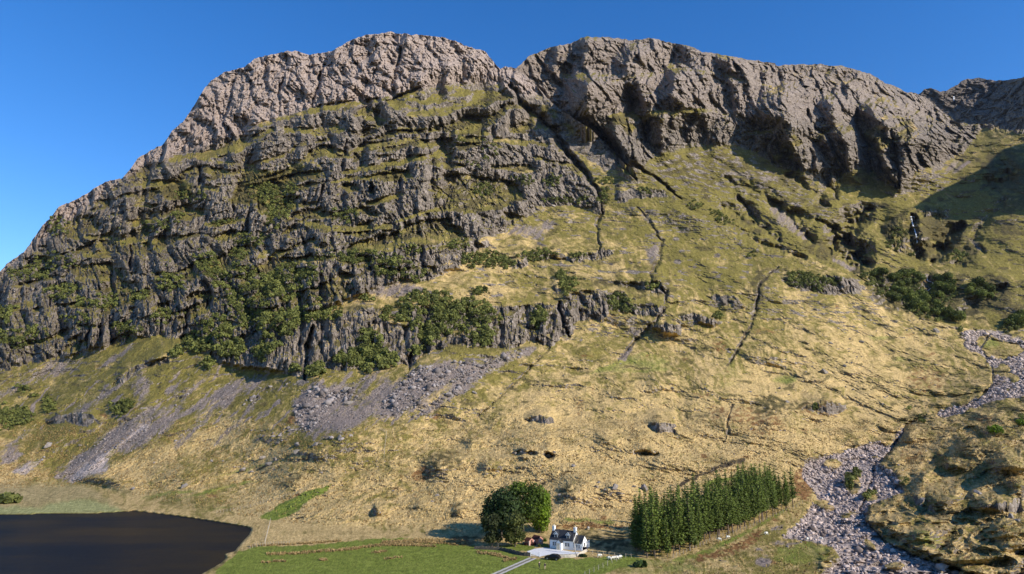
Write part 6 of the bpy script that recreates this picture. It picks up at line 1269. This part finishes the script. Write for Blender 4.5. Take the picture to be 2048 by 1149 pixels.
# ------------------------------------------------------------------ people and sheep, grown on skeletons
def skin(name, J, E, R, m, parent, sub=2, root=0):
    me = bpy.data.meshes.new(name); me.from_pydata(J, E, []); me.update(); o = bpy.data.objects.new(name, me); COL.objects.link(o); o.parent = parent
    sk = o.modifiers.new('skin', 'SKIN'); 
    for i, v in enumerate(me.skin_vertices[0].data): v.radius = R[i] if isinstance(R[i], tuple) else (R[i], R[i]); v.use_root = (i == root)
    sk.use_smooth_shade = True; ss = o.modifiers.new('smooth', 'SUBSURF'); ss.levels = sub; ss.render_levels = sub; me.materials.append(m); return o
SKIN = simple_mat('skin', (.52, .33, .24), .6, .05)
def person(px, py, rz, jacket, trousers, hairm, stride, lab):
    p = A.W(px, py)[0]; g = empty('person', (p[0], p[1], hz), rz, lab, 'person')
    s_ = stride
    J = [(0, 0, .95), (0, 0, 1.2), (0, 0, 1.42), (0, .0, 1.54), (0, -.02, 1.66), (0, -.01, 1.75), (-.19, 0, 1.40), (-.25, .04, 1.12), (-.24, -.08, .88), (.19, 0, 1.40), (.25, .04, 1.12), (.24, -.08, .88), (-.10, 0, .88), (-.11, -s_*.5, .48), (-.11, -s_, .07), (-.11, -s_-.16, .04), (.10, 0, .88), (.11, s_*.4, .48), (.11, s_, .07), (.11, s_-.16, .04), (-.235, -.14, .79), (.235, -.14, .79)]
    E = [(0, 1), (1, 2), (2, 3), (3, 4), (4, 5), (2, 6), (6, 7), (7, 8), (8, 20), (2, 9), (9, 10), (10, 11), (11, 21), (0, 12), (12, 13), (13, 14), (14, 15), (0, 16), (16, 17), (17, 18), (18, 19)]
    R = [(.14, .10), (.13, .10), (.14, .09), .055, (.085, .10), .06, .06, .045, .035, .06, .045, .035, .085, .06, .045, .035, .085, .06, .045, .035, .03, .03]
    skin('body', J, E, R, SKIN, g)
    for sx in (-1, 1):                                              # hands: five fingers each, curled a little
        for k, (dx, ln) in enumerate(((-.03, .07), (-.01, .08), (.01, .078), (.03, .06))):
            skin('finger', [(sx*.235+dx*.3, -.14+dx, .78), (sx*.235+dx*.3, -.15+dx, .78-ln*.5), (sx*.22+dx*.3, -.165+dx, .78-ln)], [(0, 1), (1, 2)], [.010, .009, .007], SKIN, g, 1)
        skin('thumb', [(sx*.21, -.17, .82), (sx*.19, -.20, .79), (sx*.19, -.205, .76)], [(0, 1), (1, 2)], [.011, .010, .008], SKIN, g, 1)
    skin('jacket', [(0, 0, .86), (0, 0, 1.15), (0, 0, 1.43), (-.2, 0, 1.41), (-.26, .04, 1.12), (-.245, -.07, .9), (.2, 0, 1.41), (.26, .04, 1.12), (.245, -.07, .9)], [(0, 1), (1, 2), (2, 3), (3, 4), (4, 5), (2, 6), (6, 7), (7, 8)], [(.18, .13), (.165, .125), (.16, .11), .078, .062, .05, .078, .062, .05], jacket, g)
    skin('trousers', [(0, 0, .92), (-.10, 0, .86), (-.11, -s_*.5, .48), (-.11, -s_, .12), (.10, 0, .86), (.11, s_*.4, .48), (.11, s_, .12)], [(0, 1), (1, 2), (2, 3), (0, 4), (4, 5), (5, 6)], [(.16, .115), .10, .078, .062, .10, .078, .062], trousers, g)
    skin('hair', [(0, .03, 1.66), (0, .015, 1.75), (0, .05, 1.6)], [(0, 1), (0, 2)], [(.098, .10), .08, .06], hairm, g, 1)
    for sx in (-1, 1):
        skin('shoe', [(sx*.11, (-s_ if sx < 0 else s_)+.05, .05), (sx*.11, (-s_ if sx < 0 else s_)-.2, .04)], [(0, 1)], [.055, .045], simple_mat('dark_shoe', (.03, .03, .03), .7), g, 1)
    return g
dk = simple_mat('dark_cloth', (.02, .022, .03), .9); gr_ = simple_mat('fair_hair', (.55, .47, .36), .8); dh = simple_mat('dark_hair', (.02, .015, .012), .8); tan = simple_mat('tan_cloth', (.5, .38, .24), .9)
person(1078.8, 1137.0, math.radians(200), dk, simple_mat('dark_green_cloth', (.03, .04, .025), .9), gr_, .12, 'person in dark clothes with fair hair walking on the field')
person(1090.0, 1139.5, math.radians(160), dk, tan, dh, .14, 'person in a black top and tan trousers walking on the field')
WOOL = simple_mat('wool', (.72, .68, .58), .95, .12, 6, .3); FACE = simple_mat('sheep_face', (.30, .27, .24), .8)
def sheep(px, py, rz, lab, sc=1.0):
    p = A.W(px, py)[0]; g = empty('sheep', (p[0], p[1], p[2]), rz, lab, 'sheep'); g.scale = (sc,)*3
    J = [(0, 0, .62), (.35, 0, .62), (.52, 0, .70), (.66, 0, .60), (.78, 0, .47), (.86, 0, .36), (-.38, 0, .62), (-.48, 0, .6)]; E = [(0, 1), (1, 2), (2, 3), (3, 4), (4, 5), (0, 6), (6, 7)]; R = [(.30, .29), (.27, .28), .2, .14, .10, .07, (.27, .28), .12]
    n0 = len(J)
    for sx in (-1, 1):
        a = len(J); J += [(.36, sx*.13, .45), (.37, sx*.13, .26), (.36, sx*.13, .02)]; E += [(1, a), (a, a+1), (a+1, a+2)]; R += [.09, .045, .035]
        a = len(J); J += [(-.34, sx*.13, .48), (-.30, sx*.13, .34), (-.40, sx*.13, .20), (-.38, sx*.13, .02)]; E += [(6, a), (a, a+1), (a+1, a+2), (a+2, a+3)]; R += [.11, .06, .04, .035]
    skin('body', J, E, R, WOOL, g)
    skin('head', [(.76, 0, .50), (.84, 0, .40), (.91, 0, .30)], [(0, 1), (1, 2)], [.095, .08, .055], FACE, g, 1)
    for sx in (-1, 1): skin('ear', [(.76, sx*.08, .52), (.74, sx*.19, .50)], [(0, 1)], [.03, .02], FACE, g, 1)
    return g
def px_sheep(f, x, y, rz, lab, sc=1.15): q = f((x, y))[0]; sheep(q[0], q[1], math.radians(rz), lab, sc)
px_sheep(v1, 1800, 745, 150, 'white sheep, foremost of the group grazing by the fence posts'); px_sheep(v1, 1848, 740, 20, 'white sheep second from the front of the group by the fence posts'); px_sheep(v1, 1918, 732, 200, 'white sheep beside the last fence post'); px_sheep(v1, 1962, 722, 30, 'white sheep at the back of the group in the pine shade')
px_sheep(z2, 982, 748, 160, 'white sheep on the bank under the pines, nearer of two'); px_sheep(z2, 1045, 730, 10, 'white sheep on the bank under the pines, farther of two'); px_sheep(z2, 1365, 698, 190, 'white sheep alone on the rough ground below the pines'); px_sheep(z2, 1698, 745, 40, 'white sheep at the edge of the stream gravel'); px_sheep(z2, 1816, 742, 120, 'white sheep out on the stream gravel'); px_sheep(v1, 1450, 248, 90, 'white sheep on the brown bracken behind the cottage'); px_sheep(v1, 1625, 700, 10, 'pale sheep lying low by the shaded fence')

# ------------------------------------------------------------------ waterfall and snow
def ribbon(name, sheet, pts, m, lift, kind='structure'):
    """water lying on the rock, following its fall"""
    X_ = np.array([a[0] for a in pts]); Y_ = np.array([a[1] for a in pts]); Wd = np.array([a[2] for a in pts]); t = np.r_[0, np.cumsum(np.hypot(np.diff(X_), np.diff(Y_)))]; n = int(t[-1]/1.5)+2; q = np.linspace(0, t[-1], n)
    V = []
    for i, s_ in enumerate(q):
        x_ = np.interp(s_, t, X_)+random.uniform(-.6, .6); y_ = np.interp(s_, t, Y_); w_ = np.interp(s_, t, Wd)*random.uniform(.5, 1.2); p = sheet.W(x_, y_)[0]; d_ = np.linalg.norm(p)/FPX
        for sg in (-1, 0, 1): V.append((p[0]+sg*w_*d_*.9, p[1]-lift*(1 if sg == 0 else .7)+sg*w_*d_*.2, p[2]+lift*.35))
    F = []
    for i in range(n-1): F += [(3*i, 3*i+1, 3*i+4, 3*i+3), (3*i+1, 3*i+2, 3*i+5, 3*i+4)]
    o = mesh_obj(name, V, F, m); o['kind'] = kind; return o
FALLS = simple_mat('white_water', (.72, .74, .76), .5, .2, .6)
ribbon('waterfall', B, [a+(w_,) for a, w_ in zip(v4((930, 838), (938, 870), (950, 905), (958, 940), (964, 980), (968, 1015)), (2.2, 1.6, 1.6, 1.4, 1.3, 1.1))], FALLS, 3.0)
ribbon('waterfall_side', B, [a+(w_,) for a, w_ in zip(v4((945, 836), (948, 860)), (1.4, 1.0))], FALLS, 3.0)
ribbon('burn_water', B, [a+(w_,) for a, w_ in zip(v8((965, 405), (970, 440), (1010, 450), (1015, 480), (965, 520)), (1.0, 1.0, .7, .7, .8))], FALLS, 3.0)
BURN = simple_mat('dark_stream_water', (.035, .032, .03), .15, .5, .4)
ribbon('stream_water', A, [a+(1.6,) for a in z3((1000, 40), (950, 110), (1000, 180), (1012, 270), (960, 330), (860, 385), (720, 415), (610, 460), (560, 540), (530, 590), (470, 640), (455, 700), (400, 850), (430, 920), (520, 1000), (640, 1062), (780, 1112), (920, 1149))], BURN, .5)
SNOW = simple_mat('old_snow', (.8, .82, .85), .7, .06)
ribbon('snow_patch', Cc, [a+(w_,) for a, w_ in zip(v4((1405, 172), (1430, 168), (1455, 158), (1480, 150)), (1.0, 2.2, 2.4, 1.0))], SNOW, 4.0)
ribbon('snow_patch', Cc, [a+(w_,) for a, w_ in zip(v4((1420, 186), (1434, 186)), (1.2, 1.2))], SNOW, 4.0)
ribbon('snow_patch', Cc, [a+(w_,) for a, w_ in zip(v4((1146, 236), (1148, 258)), (1.4, 1.0))], SNOW, 4.0)

# ------------------------------------------------------------------ tussocks of rush and dead grass
def tussocks(name, X, Y, h, m, nb=9):
    P = A.W(X, Y); n = len(P); hh = h*(.6+.8*rng.random(n)); a = rng.uniform(0, 6.28, (n, nb)); lean = rng.uniform(.25, .9, (n, nb))
    ca, sa = np.cos(a), np.sin(a); H = (hh[:, None]*rng.uniform(.6, 1.1, (n, nb))); w = H*.16
    b0 = P[:, None, :]+np.stack([ca*.15*H, sa*.15*H, 0*H-.05], -1)
    tip = P[:, None, :]+np.stack([ca*H*lean, sa*H*lean, H*(1.05-.35*lean)], -1); px = np.stack([-sa*w, ca*w, 0*w], -1); mid = (b0+tip)/2+np.stack([0*H, 0*H, H*.18], -1)
    V = np.stack([b0-px, b0+px, mid+px*.9, tip, mid-px*.9], 2).reshape(-1, 3); q = np.arange(n*nb)[:, None]*5
    F = np.concatenate([q+np.array([[0, 1, 2, 4]])], 0); V4 = V; T = np.repeat(np.repeat(rng.random(n), nb)*.7+rng.random(n*nb)*.3, 5)
    F2 = np.concatenate([np.concatenate([q+0, q+1, q+2, q+4], 1), np.concatenate([q+4, q+2, q+3, q+3], 1)])
    tri = np.concatenate([np.concatenate([q+0, q+1, q+2], 1), np.concatenate([q+0, q+2, q+4], 1), np.concatenate([q+4, q+2, q+3], 1)])
    return poly_object(name, V4, tri, m, T, kind='stuff')
TUS = leaf_material('dead_grass_blades', (.20, .125, .045), (.62, .44, .19), .15, .9)
RUSH = leaf_material('golden_rush_blades', (.24, .16, .06), (.52, .37, .165), .15, .9)
rm = np.zeros_like(RXX)
for p, w_ in ((z5((130, 995), (360, 990), (600, 970), (760, 960), (900, 938), (1050, 925), (1220, 925), (1420, 935)), 3), (z5((1030, 915), (1300, 900), (1500, 900), (1650, 915)), 7), (z5((940, 985), (1050, 975)), 1.5), (z5((1040, 1035), (1170, 1018)), 1.5), (z5((90, 1060), (270, 1052)), 1.5), (z5((530, 1040), (590, 1040)), 3), (z5((0, 935), (300, 920), (700, 895)), 2), (z5((1750, 985), (1921, 1000)), 3),
              (z1((370, 960), (560, 1010)), 4), (z1((500, 1020), (600, 1010)), 4)): stroke(p, w_, rm)
X, Y = scatter(rm, 2400, .1); tussocks('rush_tussocks', X, Y, .55, RUSH)
wild = np.clip((1-flatm)*(RYY > 840)*(1-river)*(1-scree)*(1-blur(green, 4))*(1-loch)*(1-blur(cliffs, 3))*(.6+.7*pn(RXX/40, RYY/20, 79)), 0, 1)
X, Y = scatter(wild, 26000, .05); tussocks('grass_tussocks', X, Y, .62, TUS, 6)

# ------------------------------------------------------------------ a little air between here and the far ridge
V, F = box(-2700, 2700, -700, 4700, -8, 1000)
hm_, t_h, b_h = mat('haze_air'); t_h.nodes.remove(b_h)
pv = N(t_h, 'ShaderNodeVolumePrincipled'); pv.inputs['Color'].default_value = (.72, .82, 1, 1); pv.inputs['Density'].default_value = 1.0e-5; pv.inputs['Anisotropy'].default_value = 0.2
t_h.links.new(pv.outputs[0], [n for n in t_h.nodes if n.type == 'OUTPUT_MATERIAL'][0].inputs['Volume'])
hz_o = mesh_obj('haze', V, F, hm_); hz_o['kind'] = 'stuff'
SC.cycles.volume_bounces = 0
